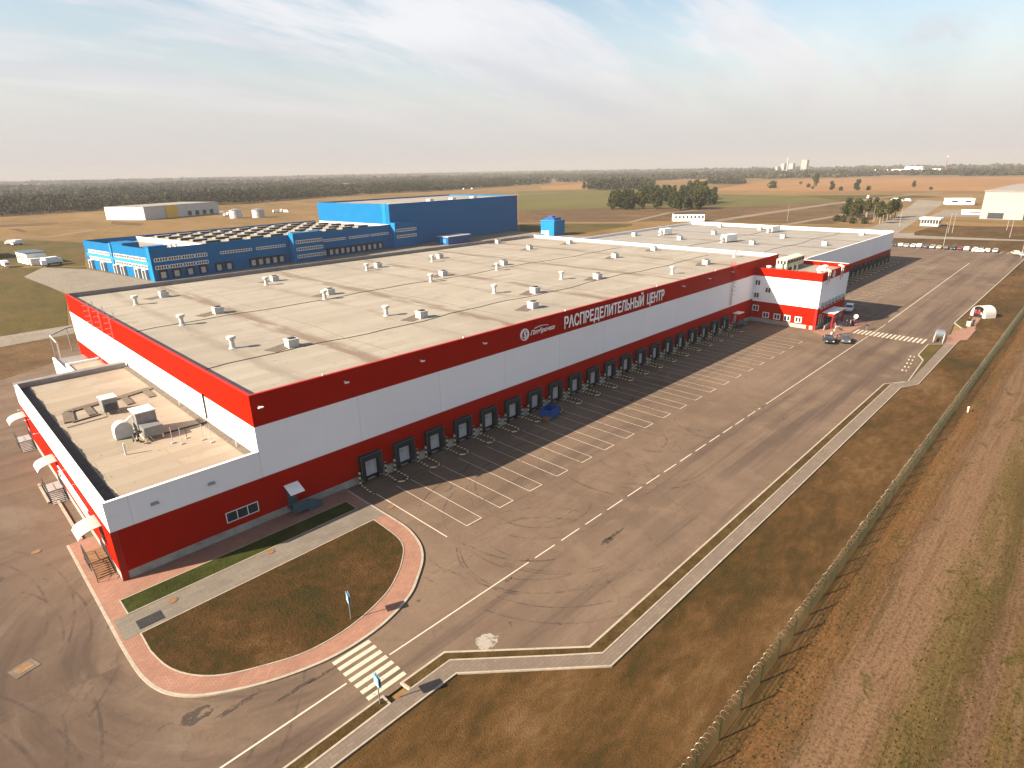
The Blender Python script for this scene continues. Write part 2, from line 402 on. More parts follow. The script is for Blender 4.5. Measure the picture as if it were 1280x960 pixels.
M_coping = plain('zinc_coping', (0.20, 0.19, 0.185), 0.5, metal=0.3, var=0.2, scale=0.6, obj=False)

# lawns and fields
def lawn(name, cols, scales=(0.12, 0.7, 6.0), stretch=(1, 1), bumps=0.55):
    m, n, b = mat(name); P = n.pos(); x, y, z = n.xyz(P)
    V = n.comb(n.math('MULTIPLY', x, stretch[0]), n.math('MULTIPLY', y, stretch[1]), 0.0)
    a = n.noise(V, scales[0], 5, 0.65, 0.5); c_ = n.noise(V, scales[1], 6, 0.7, 0.3, 3.0); f = n.noise(P, scales[2], 5, 0.75)
    t = n.math('ADD', n.math('MULTIPLY', a, 0.5), n.math('ADD', n.math('MULTIPLY', c_, 0.4), n.math('MULTIPLY', f, 0.22)))
    k = len(cols)
    col = n.ramp(t, *[(0.42+0.26*i/(k-1), q) for i, q in enumerate(cols)])
    col = n.mix(n.math('MULTIPLY', n.step(f, 0.42, 0.66), 0.5), col, tuple(q*0.45 for q in cols[0]))
    n.put(b.inputs['Base Color'], col); b.inputs['Roughness'].default_value = 0.95; b.inputs['Specular IOR Level'].default_value = 0.1
    bump(n, b, n.math('ADD', f, n.math('MULTIPLY', c_, 1.5)), bumps, 0.25)
    return m
M_island = lawn('dry_lawn', [(0.016, 0.019, 0.004), (0.036, 0.022, 0.006), (0.056, 0.028, 0.009), (0.084, 0.046, 0.018)], (0.14, 0.9, 5.0))
M_strip = lawn('green_lawn', [(0.016, 0.020, 0.003), (0.030, 0.036, 0.006), (0.055, 0.052, 0.013)])
M_verge = lawn('verge', [(0.036, 0.020, 0.006), (0.058, 0.036, 0.012), (0.085, 0.056, 0.022)], (0.4, 1.5, 8.0))
M_lawnr = lawn('brown_lawn', [(0.022, 0.022, 0.005), (0.048, 0.027, 0.008), (0.080, 0.042, 0.015), (0.114, 0.067, 0.030)], (0.07, 0.6, 7.0), (0.6, 1.3))
M_turf = lawn('far_turf', [(0.040, 0.034, 0.008), (0.065, 0.050, 0.014), (0.095, 0.060, 0.02)], (0.05, 0.25, 1.5), (1.4, 0.5), 0.3)
M_ground = lawn('field_soil', [(0.082, 0.060, 0.022), (0.120, 0.077, 0.030), (0.158, 0.097, 0.040), (0.182, 0.118, 0.053)], (0.010, 0.06, 0.5), (1.0, 0.5), 0.3)
M_greenf = lawn('green_field', [(0.062, 0.060, 0.016), (0.082, 0.074, 0.022), (0.105, 0.085, 0.03)], (0.006, 0.04, 0.4), (0.4, 1.4), 0.2)
M_orangef = lawn('stubble_field', [(0.165, 0.086, 0.034), (0.205, 0.110, 0.046), (0.235, 0.130, 0.058)], (0.004, 0.02, 0.3), (0.4, 1.2), 0.2)
M_mud = lawn('bare_soil', [(0.05, 0.032, 0.016), (0.085, 0.052, 0.026), (0.125, 0.078, 0.04)], (0.03, 0.2, 1.2), (1, 1), 0.5)
M_track = lawn('dirt_road', [(0.125, 0.098, 0.068), (0.165, 0.130, 0.092), (0.20, 0.16, 0.118)], (0.02, 0.15, 1.0), (1, 1), 0.2)
M_conroad = lawn('concrete_road', [(0.145, 0.125, 0.10), (0.175, 0.152, 0.125), (0.21, 0.185, 0.155)], (0.02, 0.2, 1.0), (1, 1), 0.1)
# rutted strip beyond the security fence
m, n, b = mat('rutted_field'); M_rut = m
P = n.pos(); x, y, z = n.xyz(P)
wob = n.noise(n.comb(n.math('MULTIPLY', x, 0.25), n.math('MULTIPLY', y, 0.5), 0.0), 0.25, 5, 0.65, 0.3, 2.0)
yw = n.math('ADD', y, n.math('MULTIPLY', n.math('SUBTRACT', wob, 0.5), 3.2))
tb = n.math('DIVIDE', n.math('SUBTRACT', -47.0, yw), 19.0, clamp=True)          # 0 at the fence, 1 nineteen metres out
GRN, OLV, YEL, ORG, SOIL, TRK, RUT = (0.032, 0.034, 0.006), (0.056, 0.040, 0.013), (0.088, 0.056, 0.019), (0.110, 0.053, 0.018), (0.130, 0.077, 0.046), (0.092, 0.052, 0.030), (0.040, 0.024, 0.015)
c = n.ramp(tb, (0.0, OLV), (0.05, ORG), (0.16, (0.100, 0.050, 0.020)), (0.20, TRK), (0.25, SOIL), (0.36, SOIL), (0.44, (0.085, 0.058, 0.020)), (0.56, OLV), (0.595, TRK), (0.635, TRK), (0.67, YEL), (0.77, OLV), (0.795, RUT), (0.83, TRK), (0.87, YEL), (1.0, OLV))
V = n.comb(n.math('MULTIPLY', x, 0.22), y, 0.0)
st = n.noise(n.comb(n.math('MULTIPLY', x, 0.07), n.math('MULTIPLY', y, 1.6), 0.0), 1.0, 6, 0.65, 0.2, 12.0)
cl = n.noise(n.comb(n.math('MULTIPLY', x, 0.55), y, 0.0), 0.42, 7, 0.72, 0.9, 8.0); f = n.noise(P, 4.0, 6, 0.78)
pa = n.noise(V, 0.30, 6, 0.7, 0.6, 14.0)
c = n.mix(n.math('MULTIPLY', n.step(st, 0.50, 0.68), 0.55), c, (0.070, 0.036, 0.017))
c = n.mix(n.math('MULTIPLY', n.step(st, 0.48, 0.34), 0.45), c, (0.140, 0.090, 0.046))
c = n.mix(n.math('MULTIPLY', n.step(pa, 0.54, 0.66), 0.7), c, SOIL)
c = n.mix(n.math('MULTIPLY', n.step(pa, 0.47, 0.38), 0.65), c, (0.060, 0.036, 0.014))
c = n.mix(n.math('MULTIPLY', n.step(cl, 0.57, 0.66), 0.8), c, GRN)
c = n.mix(n.math('MULTIPLY', n.step(f, 0.46, 0.62), 0.7), c, (0.032, 0.021, 0.007))
c = n.mix(n.math('MULTIPLY', n.step(f, 0.46, 0.32), 0.45), c, (0.150, 0.096, 0.042))
n.put(b.inputs['Base Color'], c); b.inputs['Roughness'].default_value = 0.95; b.inputs['Specular IOR Level'].default_value = 0.1
bump(n, b, n.math('ADD', n.math('MULTIPLY', st, 1.5), n.math('ADD', n.math('MULTIPLY', f, 0.6), cl)), 0.5, 0.3)

def leaf_mat(name, a, bcol, attr=False):
    m, n, b = mat(name)
    f = n.noise(n.pos(), 0.35 if not attr else 0.02, 4, 0.7)
    if attr:
        at_ = n.new('ShaderNodeAttribute', attribute_name='tint'); f = n.math('ADD', n.math('MULTIPLY', f, 0.35), n.math('MULTIPLY', at_.outputs['Fac'], 0.65))
    n.put(b.inputs['Base Color'], n.mix(f, a, bcol)); b.inputs['Roughness'].default_value = 0.8; b.inputs['Specular IOR Level'].default_value = 0.1
    return m
M_leaf = leaf_mat('foliage_dark', (0.012, 0.019, 0.005), (0.044, 0.050, 0.014))
M_leaf2 = leaf_mat('foliage_olive', (0.020, 0.026, 0.006), (0.062, 0.060, 0.017))
M_leaf3 = leaf_mat('foliage_brown', (0.020, 0.023, 0.006), (0.060, 0.054, 0.017))
M_forest = leaf_mat('forest_foliage', (0.010, 0.015, 0.006), (0.046, 0.043, 0.020), True)
M_weed = leaf_mat('weed_blades', (0.026, 0.026, 0.006), (0.075, 0.052, 0.016), True)
M_bark = plain('bark', (0.11, 0.085, 0.06), 0.9, var=0.35, scale=3.0)
M_pbark = plain('pale_bark', (0.17, 0.145, 0.11), 0.85, var=0.3, scale=3.0)

# ------------------------------------------------------------------ haze and ground
m = bpy.data.materials.new('haze_air'); m.use_nodes = True; m.node_tree.nodes.clear()
n = NT(m.node_tree)
pvn = n.new('ShaderNodeVolumePrincipled'); pvn.inputs['Color'].default_value = (0.43, 0.425, 0.44, 1); pvn.inputs['Density'].default_value = 0.00016
pvn.inputs['Anisotropy'].default_value = 0.0
o_ = n.new('ShaderNodeOutputMaterial'); n.l.new(pvn.outputs[0], o_.inputs['Volume'])
tag(MB().box(-1600, -2600, -1.2, 9600, 9600, 112).build('haze', m), kind='stuff')

def ground(name, mb, m): return tag(mb.build(name, m), kind='structure')
ground('ground', MB().rect(-1500, -2500, 9500, 9500, -0.16), M_ground)
# fields, far off; each a sheet just above the one below
ground('grass_field', MB().poly([(396,341.5),(479.2,285.9),(521.8,201.3),(643.1,132.7),(713.4,177.9),(772.2,224.8),(780,355.2),(921.6,600),(790.3,718.3)], -0.10), M_greenf)
ground('grass_field', MB().poly([(532.9,206.7),(791.2,80.8),(840.6,129.6),(772.2,224.8)], -0.12), M_turf)
ground('stubble_field', MB().poly([(906,413.9),(908.1,274),(986.1,31.9),(1024.8,-67.5),(1871.7,-68.7),(1877.2,418.3),(1582.9,597.2)], -0.10), M_orangef)
ground('stubble_field', MB().poly([(869.8,735.4),(927.6,675.4),(1273.5,942.9),(1045.6,891.9)], -0.10), M_orangef)
ground('stubble_field', MB().poly([(1389.8,693.2),(1464.2,636.8),(1745.7,769.2),(1712.6,892)], -0.10), M_orangef)
ground('grass_field', MB().poly([(-0.2,284),(27.5,258.9),(35,249.1),(31.1,230.3),(13.4,237.3),(14.6,178.6),(5.2,125),(-1.9,126.1),(-16.6,127.7)], -0.10), M_turf)
ground('grass_field', MB().poly([(6.2,442.9),(41.3,415.6),(58.7,368.7),(35.2,252.6),(18.7,274),(-4.9,290)], -0.12), M_turf)
ground('grass_field', MB().poly([(290.7,239.4),(331.6,174.3),(318.9,165.9),(237.1,163.9),(226.9,178.7)], -0.10), M_turf)
ground('soil_field', MB().poly([(396,341.5),(479.2,285.9),(521.8,201.3),(643.1,132.7),(549.5,75.5),(394.4,68.6),(365.2,163.7),(342.3,188),(302.7,252.3)], -0.105), M_mud)
for pts in ([(48,604.6),(71.1,597.1),(86.1,596.1),(81.9,572.4),(67.1,560.7),(44,570.5)], [(45.6,543.4),(51.1,540.9),(51.2,501),(47.9,490.4)], [(119.8,565.5),(128.2,505.7),(118.4,480.3),(108.5,522.9)]):
    ground('soil_field', MB().poly(pts, -0.11), M_mud)
ground('stubble_field', MB().poly([(112,1906.7),(630.2,1532.1),(1755.3,1675),(2550.2,1352.3),(3164.3,1689.8),(2506.6,2407.5),(874.9,2123.8),(160.1,2572.3)], -0.10), M_conroad if False else M_orangef)
ground('grass_field', MB().poly([(173.9,2763.2),(909.7,2208),(2668.8,2565.6),(3366.3,1800.8),(4161.8,2238),(3596.4,3470),(1133.5,2749.1),(230.6,3547.7)], -0.09), M_greenf)
def ribbon(mb, pts, wd, z):
    pts = [Vector((a, b)) for a, b in pts]
    for i in range(len(pts)-1):
        a, b = pts[i], pts[i+1]; t = (b-a).normalized(); q = Vector((-t.y, t.x))*wd/2
        mb.poly([tuple(a-q), tuple(b-q), tuple(b+q), tuple(a+q)], z+0.004*(i % 2))
    return mb
ground('dirt_road', ribbon(MB(), [(292.6,242.7),(338.2,181.9),(433.7,207.1),(516.4,198.7)], 5, -0.09), M_track)
ground('dirt_road', ribbon(MB(), [(340.3,137.8),(455.6,140),(616.7,139),(795.4,127.4),(925,104.7)], 9, -0.092), M_track)
ground('dirt_road', ribbon(MB(), [(373.9,90.2),(471,87.3),(542.8,88.2)], 5, -0.094), M_track)
ground('dirt_road', ribbon(MB(), [(6.7,449.6),(28.8,441.3),(52.1,432.6),(86.7,469.1)], 6, -0.094), M_track)
ground('dirt_road', ribbon(MB(), [(259.1,521.7),(281.5,504.9),(654.3,601.7),(781.2,613.8)], 7, -0.09), M_track)
ground('concrete_road', MB().poly([(330,21.5),(349,-32),(349,-120),(379,-120),(378,-27),(370,6),(358,24),(700,62),(720,90),(470,52),(384,44),(366,60),(338,62)], -0.08), M_conroad)
ground('concrete_road', MB().poly([(567.8,40.9),(579.3,18.9),(499.4,7.8),(483.5,35)], -0.075), M_conroad)
ground('access_road', MB().poly([(-140,100),(-12,113.5),(6,115.5),(60,121),(60,131),(6,126.5),(-12,126),(-140,112)], -0.08), M_conroad)
ground('brown_strip', MB().poly([(-140,70),(-13,84),(-2.5,91),(40,95),(40,118),(6,115),(-12,113),(-140,99)], -0.10), M_mud)  # brown sheet between the yard and the access road
ground('concrete_yard', MB().poly([(12,237),(16,168),(60,98),(130,96),(250,120),(250,209),(43,183),(33,240),(22,262)], -0.07), M_conroad)
# asphalt yard round the building
YARD = [(-110,-60),(-68,-60),(-40,-39.9),(-24,-28.5),(0.8,-28.3),(8.9,-36.1),(89.7,-36.1),(93.9,-38.8),(109,-37.9),(112.6,-36.4),(122,-36.2),(124.2,-38.7),
        (146.1,-36.5),(284,-36.5),(288,-60),(300,-60),(300,20),(262,44),(262,100),(-2,100),(-2.5,90.5),(-13,83.6),(-110,73)]
ground('asphalt_yard', MB().poly(YARD, 0.0), M_asph)
# lawns to the right, and the rutted strip past the fence
ground('brown_lawn', MB().poly([(-44,-47.2),(-40,-42.4),(-24,-30.9),(-10,-30.4),(0.1,-30.3),(8.5,-38.2),(89.8,-38.5),(93.4,-40.2),(129,-40.1),(130,-41.3),(142,-41.2),(141.4,-38.7),(146.1,-36.35),(284,-36.35),(287,-47.2)], 0.01), M_lawnr)
ground('rutted_field', MB().rect(-80, -190, 287.6, -47.2, -0.03), M_rut)
ground('grass_verge', MB().poly([(301,20),(301,-60),(349,-60),(349,-32),(330,19)], -0.06), M_lawnr)
ground('grass_verge', MB().poly([(349.2,14.6),(354.5,-31.9),(434.5,-24.8),(421.5,-4.6),(419.9,17.6),(366.9,18.3)], -0.06), M_lawnr)

# kerbs, pavements, verges
def kerb(name, pts, h=0.13, wd=0.22, closed=False):
    mb = MB(); P = [Vector((a, b)) for a, b in pts]; k = len(P)
    L, Q = [], []
    for i in range(k):
        t1 = (P[i]-P[i-1]).normalized() if (i > 0 or closed) else None
        t2 = (P[(i+1) % k]-P[i]).normalized() if (i < k-1 or closed) else None
        t1 = t1 or t2; t2 = t2 or t1
        n1 = Vector((-t1.y, t1.x)); n2 = Vector((-t2.y, t2.x)); nn = (n1+n2)
        nn = nn/max(0.3, nn.length_squared)*2
        L.append(P[i]+nn*wd/2); Q.append(P[i]-nn*wd/2)
    for i in range(k if closed else k-1):
        j = (i+1) % k
        mb.prism([tuple(L[i]), tuple(Q[i]), tuple(Q[j]), tuple(L[j])], -0.05, h)
    return ground(name, mb, M_kerb)
PINK = [(-16.3,10.7),(-16.35,-9.2),(-16.2,-13.4),(-15.6,-16.1),(-14.5,-17.9),(-12.9,-19.3),(-10.1,-20.9),(-6.9,-22.0),(-4.0,-22.4),(-0.5,-22.1),
        (2.9,-20.9),(5.2,-19.2),(7.0,-17.5),(8.2,-15.6),(8.95,-13.2),(9.2,-10.9),(9.1,-5.0),(9.1,0)]
ISL = [(-14.85,-8.6),(-14.9,-11.3),(-14.5,-14.0),(-13.5,-16.2),(-11.9,-17.9),(-9.3,-19.3),(-6.4,-20.35),(-2.7,-20.4),(1.4,-19.25),(4.0,-17.6),(5.8,-15.9),(6.9,-14.4),(7.45,-12.4),(7.6,-8.2)]
def smooth(pts, i0, i1, n=5):
    """Catmull-Rom through the points from i0 to i1, the rest kept"""
    out = pts[:i0]
    for i in range(i0, i1):
        p0, p1, p2, p3 = pts[max(i-1, i0)], pts[i], pts[i+1], pts[min(i+2, i1)]
        for j in range(n):
            t = j/n
            out.append(tuple(0.5*((2*b)+(-a+c_)*t+(2*a-5*b+4*c_-d_)*t*t+(-a+3*b-3*c_+d_)*t**3) for a, b, c_, d_ in zip(p0, p1, p2, p3)))
    return out+pts[i1:]
PINK = smooth(PINK, 1, len(PINK)-2); ISL = smooth(ISL, 1, len(ISL)-1)
ground('pink_pavement', MB().prism(PINK+[(-13.9,0),(-13.9,10.7)], -0.05, 0.12), M_pink)
kerb('kerb', [(-16.2,10.7)]+[(a*0.997, b*0.997) for a, b in PINK[1:-1]]+[(9.06,-0.4)], 0.126)
ground('island_lawn', MB().poly(ISL, 0.150), M_island)
ground('grass_strip', MB().poly([(-14.9,-2.8),(-14.9,-5.25),(7.6,-4.9),(7.6,-2.7)], 0.150), M_strip)
ground('footpath', MB().poly([(-16.0,-5.3),(9.0,-4.95),(9.0,-8.1),(7.6,-8.15),(-14.85,-8.55),(-16.0,-8.6)], 0.128), M_path)
kerb('island_kerb', ISL, 0.158, 0.10, True)
kerb('strip_kerb', [(-14.9,-2.8),(-14.9,-5.25),(7.6,-4.9),(7.6,-2.7)], 0.158, 0.10, True)
# right-hand verge and walk
WALK_IN = [(-40,-41),(-24,-29.6),(-11.1,-29.25),(-3.1,-29.1),(0.6,-29.1),(6.7,-34.9),(9.1,-37.1),(36.6,-37.1),(90.2,-37.0),(94.8,-38.85),(124.6,-38.4),(130.5,-38.6)]
WALK_OUT = [(-40,-42.4),(-24,-30.9),(-10,-30.4),(0.1,-30.4),(8.5,-38.3),(38.1,-38.5),(89.8,-38.6),(93.4,-40.3),(128,-40.1),(129.2,-40.2)]
ground('footpath', MB().poly(WALK_IN+WALK_OUT[::-1], 0.124), M_walk)
kerb('walk_kerb', WALK_OUT, 0.14, 0.12)
ground('grass_verge', MB().poly([(-40,-39.8),(-24,-28.4),(-4.85,-28.2),(-4.85,-29.1),(-11.1,-29.25),(-24,-29.6),(-40,-41)], 0.135), M_verge)
ground('grass_verge', MB().poly([(-3.2,-28.2),(0.8,-28.2),(8.9,-36.0),(89.7,-36.1),(93.9,-38.7),(94.8,-38.85),(90.2,-37.0),(9.1,-37.1),(0.6,-29.1),(-3.1,-29.1)], 0.135), M_verge)
ground('grass_verge', MB().poly([(93.9,-38.7),(109,-37.85),(112.6,-36.35),(121.9,-36.1),(124,-38.3),(94.8,-38.8)], 0.135), M_turf)
kerb('kerb', [(-40,-39.8),(-24,-28.4),(-4.85,-28.2),(-4.85,-29.1),(-11.1,-29.25),(-24,-29.6)], 0.15, 0.16)
kerb('kerb', [(-3.1,-29.1),(-3.2,-28.2),(0.8,-28.2),(8.9,-36.0),(89.7,-36.1),(93.9,-38.7),(109,-37.85),(112.6,-36.35),(121.9,-36.1),(124,-38.3)], 0.15, 0.18)
kerb('walk_kerb', [(-3.1,-29.1),(0.6,-29.1),(6.7,-34.9),(9.1,-37.1),(36.6,-37.1),(90.2,-37.0),(93.9,-38.7)], 0.15, 0.12)
ground('tent_plaza', MB().poly([(124.2,-38.6),(132,-37.7),(141.4,-38.6),(142,-41.2),(130.2,-41.3),(129.2,-40.1),(124.6,-39.9)], 0.128), M_pink)
ground('grass_verge', MB().poly([(141.4,-38.6),(146.1,-36.45),(152,-36.45),(152,-39.2),(144.2,-39.6)], 0.02), M_turf)
ground('footpath', ribbon(MB(), [(142,-40.2),(148,-39.6),(156,-39.4)], 1.5, 0.03), M_pink)
kerb('kerb', [(141.4,-38.7),(146.1,-36.5),(284,-36.5)], 0.14, 0.25)
ground('pink_pavement', MB().poly([(117.2,-15.6),(113,-20.5),(119,-21.3),(134,-21.6),(139,-17),(139,-15.0),(117.2,-15.0)], 0.04), M_pink)

# painted markings
mk = MB()
ribbon(mk, [(-40,-37.2),(-27,-28.2),(-22,-25.9),(-14.9,-25.25),(-5.95,-25.2)], 0.14, 0.008)
mk.rect(-2.2, -25.26, 13.6, -25.14, 0.008)
xx = 14.5
while xx < 66: mk.rect(xx, -25.26, xx+2.9, -25.14, 0.008); xx += 3.9
mk.rect(66, -25.25, 121.5, -25.13, 0.008); mk.rect(127, -25.25, 135, -25.13, 0.008)
ribbon(mk, [(138,-25.0),(255,-22.9)], 0.16, 0.008)
x0 = 11.0
mk.rect(10.94, -16.3, 11.06, -3.6, 0.008)
for k in range(1, 21):
    xa, xb = 13.72+4.87*(k-1), 15.82+4.87*(k-1)
    if xb > 113: break
    mk.rect(xa-0.033, -16.3, xa+0.033, -3.7, 0.008); mk.rect(xb-0.033, -16.3, xb+0.033, -3.7, 0.008)
    mk.rect(xa+0.045, -16.3, xb-0.045, -16.21, 0.008)
for k in range(20):
    xa = 143+4.87*k
    mk.rect(xa-0.06, -16.3, xa+0.06, -3.7, 0.008); mk.rect(xa+2.04, -16.3, xa+2.16, -3.7, 0.008)
for k in range(22): mk.rect(291, 8.6-2.4*k, 297, 8.72-2.4*k, 0.008)
for a, b in ((110.2,-35.6),(107.6,-35.9),(105.0,-36.2),(102.4,-36.4),(99.8,-36.6)):
    mk.poly([(a, b), (a+0.95, b+0.12), (a+0.95, b+0.36), (a, b+0.24)], 0.008); mk.poly([(a+0.2, b-0.55), (a+1.0, b-0.45), (a+1.0, b-0.25), (a+0.2, b-0.35)], 0.008)
ground('road_markings', mk, M_paint)
cw = MB()
for k in range(7): cw.rect(-5.68, -23.05-0.775*k, -2.42, -22.65-0.775*k, 0.008)
for k in range(17): cw.rect(122.1, -22.3-0.80*k, 126.4, -21.9-0.80*k, 0.008)
ground('crosswalk_markings', cw, M_paint2)
# tyre marks, spills
def arc(cx, cy, r, a0, a1, n=26): return [(cx+r*math.cos(R(a0+(a1-a0)*i/n)), cy+r*math.sin(R(a0+(a1-a0)*i/n))) for i in range(n+1)]
sk = MB(); rs = random.Random(3); zz_ = 0.004
def strip(pts, wd):
    global zz_
    zz_ = 0.0035 if zz_ > 0.0068 else zz_+0.00007
    P = [Vector(p) for p in pts]; b = len(sk.v)
    for i, p in enumerate(P):
        t = (P[min(i+1, len(P)-1)]-P[max(i-1, 0)]).normalized(); q = Vector((-t.y, t.x))*wd/2
        sk.v += [(p.x-q.x, p.y-q.y, zz_), (p.x+q.x, p.y+q.y, zz_)]
    for i in range(len(P)-1): sk.f.append((b+2*i, b+2*i+2, b+2*i+3, b+2*i+1)); sk.mi.append(0)
for dr in (0, 1.9): strip(arc(44, -17.2, 5.3-dr*0.6, -95, 85), 0.24)
for dr in (0, 2.0): strip(arc(14.5, -26.5, 8+dr, 20, 118), 0.22); strip(arc(23.0, -18, 6+dr, 190, 300), 0.22)
for k in range(22):
    kx = rs.uniform(8, 62); r_ = rs.uniform(5, 13); a0 = rs.uniform(120, 250); s_ = rs.uniform(35, 90)
    cy_ = rs.uniform(-24, -16)
    for dr in (0, rs.choice((0.35, 1.9))): strip(arc(kx, cy_, r_+dr, a0, a0+s_*rs.choice((1, -1))), rs.uniform(0.12, 0.24))
for k in range(16):
    a, b = rs.uniform(9, 24), rs.uniform(-19, -9); an = rs.uniform(0, 360)
    strip(arc(a, b, rs.uniform(1.5, 5), an, an+rs.uniform(40, 120)), 0.16)
for k in range(7):
    a = rs.uniform(-60, -22); b = rs.uniform(-25, 25); r_ = rs.uniform(10, 26); an = rs.uniform(-60, 40)
    for dr in (0, 1.9): strip(arc(a, b, r_+dr, an, an+50), 0.22)
ground('tyre_marks', sk, M_skid)
def blob(cx, cy, rx, ry, n=20):
    return [(cx+rx*math.cos(6.283*i/n)*rs.uniform(0.7, 1.15), cy+ry*math.sin(6.283*i/n)*rs.uniform(0.7, 1.15)) for i in range(n)]
sp = MB()
for q in ((-14.6,-20.1,1.1,0.7),(-12.2,-21.3,1.6,0.25),(-8.6,-23.0,1.9,0.2),(-6.8,-23.2,1.2,0.15),(21.5,-28.6,1.0,0.35),(23.0,-28.5,1.6,0.18),(-24,14,1.0,0.6),(-22,9,0.6,0.5),(-24.5,20,0.7,0.5),(10.5,-25.6,0.5,0.2)): sp.poly(blob(*q), 0.0075)
ground('oil_stains', sp, M_stain)
ground('cement_spill', MB().poly(blob(3.9, -29.7, 1.1, 0.9), 0.0078), M_spill)

# ------------------------------------------------------------------ red and white warehouse (front hall)
T, UB, BB, PL = 14.3, 10.9, 5.25, 0.95
wh = thing('warehouse', 'long white and red distribution warehouse with loading bays along its shaded side', 'warehouse')
def band_walls(root, segs, th=0.25, skip_red_top=False):
    """segs: (axis, fixed, outward sign, a0, a1, [(part name, z0, z1, material x, material y)])"""
    for ax, c, sg, a0, a1, bands in segs:
        for nm, z0, z1, mx, my in bands:
            mb = MB()
            if ax == 'x': mb.box(a0, c, z0, a1, c-sg*th, z1)
            else: mb.box(c, a0, z0, c-sg*th, a1, z1)
            mb.build(nm, mx if ax == 'x' else my, root)
full = [('plinth', 0, PL, M_conc, M_conc), ('red_band', PL, BB, M_red_x, M_red_y), ('white_band', BB, UB, M_white_x, M_white_y), ('red_band', UB, T, M_red_x, M_red_y)]
band_walls(wh, [('x', 0, -1, 0, 132.3, full), ('y', 0, -1, 0.25, 82.4, full), ('x', 82.65, 1, 0, 132.3, full)])
MB().box(132.05, 0.26, 0, 132.29, 82.39, T+0.05).build('end_wall', M_white_y, wh)
rf = MB().box(0.26, 0.26, 13.0, 132.04, 82.39, 13.55).build('roof', M_roof, wh)
cp = MB()
for q in ((-0.04,-0.04,132.32,0.32),(-0.04,0.33,0.33,82.3),(-0.04,82.31,132.32,82.7)): cp.box(q[0], q[1], T+0.002, q[2], q[3], T+0.06)
cp.build('coping', M_redp, wh)
# membrane turned up behind the parapets
up = MB()
up.box(0.262, 0.6, 13.552, 0.75, 82.0, 13.60).box(0.262, 0.27, 13.552, 132.0, 0.55, 13.60)
up.build('gutter_lining', M_tar, wh)
MB().box(0.5, 81.95, 13.552, 131.9, 82.385, T+0.10).build('parapet_lining', M_coping, wh)
# cover strips on the far parapet
yy = 1.2
while yy < 82: MB().box(131.96, yy, 13.56, 132.045, yy+0.10, T+0.08).build('cover_strip', M_grey, wh); yy += 6
# lightning cable and bitumen seams on the roof
for y0, x1 in ((14.9, 131), (42.0, 131)):
    pts = [(0.8+i*3.2, y0+0.5*math.sin(i*0.55)+0.25*math.sin(i*1.7), 13.585) for i in range(int((x1-1)/3.2))]
    MB().tube(pts, 0.055, 4).build('roof_cable', M_seam, rf)
for x in (20.0, 43.6, 68.2, 92.4, 116.2):
    MB().tube([(x+0.25*math.sin(i*0.9), 2+i*2.6, 13.57) for i in range(31)], 0.04, 4).build('roof_seam', M_pad, rf)
# smoke hatches and vent pipes
pipes = [(7.1,64.3),(7.2,41.1),(7.1,21.8),(31.4,65.1),(31.7,41.8),(31.4,22.0),(55.5,64.9),(55.5,41.0),(55.3,21.9),(74.1,63.9),(74.6,40.9),(74.6,21.8),(94.3,7.5),(126.3,8.6)]
boxes = [(12.9,68.1),(14.2,45.3),(12.8,16.6),(34.9,68.7),(34.8,45.4),(34.3,16.6),(60.0,67.0),(62.1,45.0),(60.4,16.3),(50.6,7.9),(79.5,67.5),(81.4,45.5),(79.9,16.5),(111.1,8.4),(112.9,79.6),(107.5,61.1),(124.9,60.5),(107.8,31.7),(126.0,31.5)]
vp0 = None
for x, y in pipes:
    if vp0 is None:
        px0 = (x, y)
        vp0 = MB().lathe(x, y, [(0.5, 13.55), (0.5, 13.64), (0.33, 13.68), (0.31, 14.75)], 14).build('vent_pipe', M_lgrey, wh)
        MB().lathe(x, y, [(0.36, 14.75), (0.58, 14.86), (0.6, 15.15), (0.53, 15.22), (0.1, 15.26)], 14).build('vent_cap', M_lgrey, vp0)
    else: dup_part(vp0, wh, x-px0[0], y-px0[1])
hb0 = None
for i, (x, y) in enumerate(boxes):
    if hb0 is None:
        bx0 = (x, y)
        b_ = MB().box(x-0.72, y-0.65, 13.55, x+0.72, y+0.65, 14.55)
        b_.box(x-0.80, y-0.73, 14.552, x+0.80, y+0.73, 14.65)
        hb0 = b_.build('smoke_hatch', M_lgrey, wh)
        MB().cbox(x-1.0, y+0.7, 13.575, 4.4, 2.2, 0.03, 0.35).build('shade_plate', M_pad, hb0)  # dark plate standing for shadow and wet roof beside the hatch
        MB().box(x-0.42, y-0.4, 14.652, x+0.5, y+0.35, 14.77).box(x+0.725, y-0.45, 13.8, x+0.76, y+0.45, 14.4).build('vent_grille', M_dark, hb0)
    else: dup_part(hb0, wh, x-bx0[0], y-bx0[1])

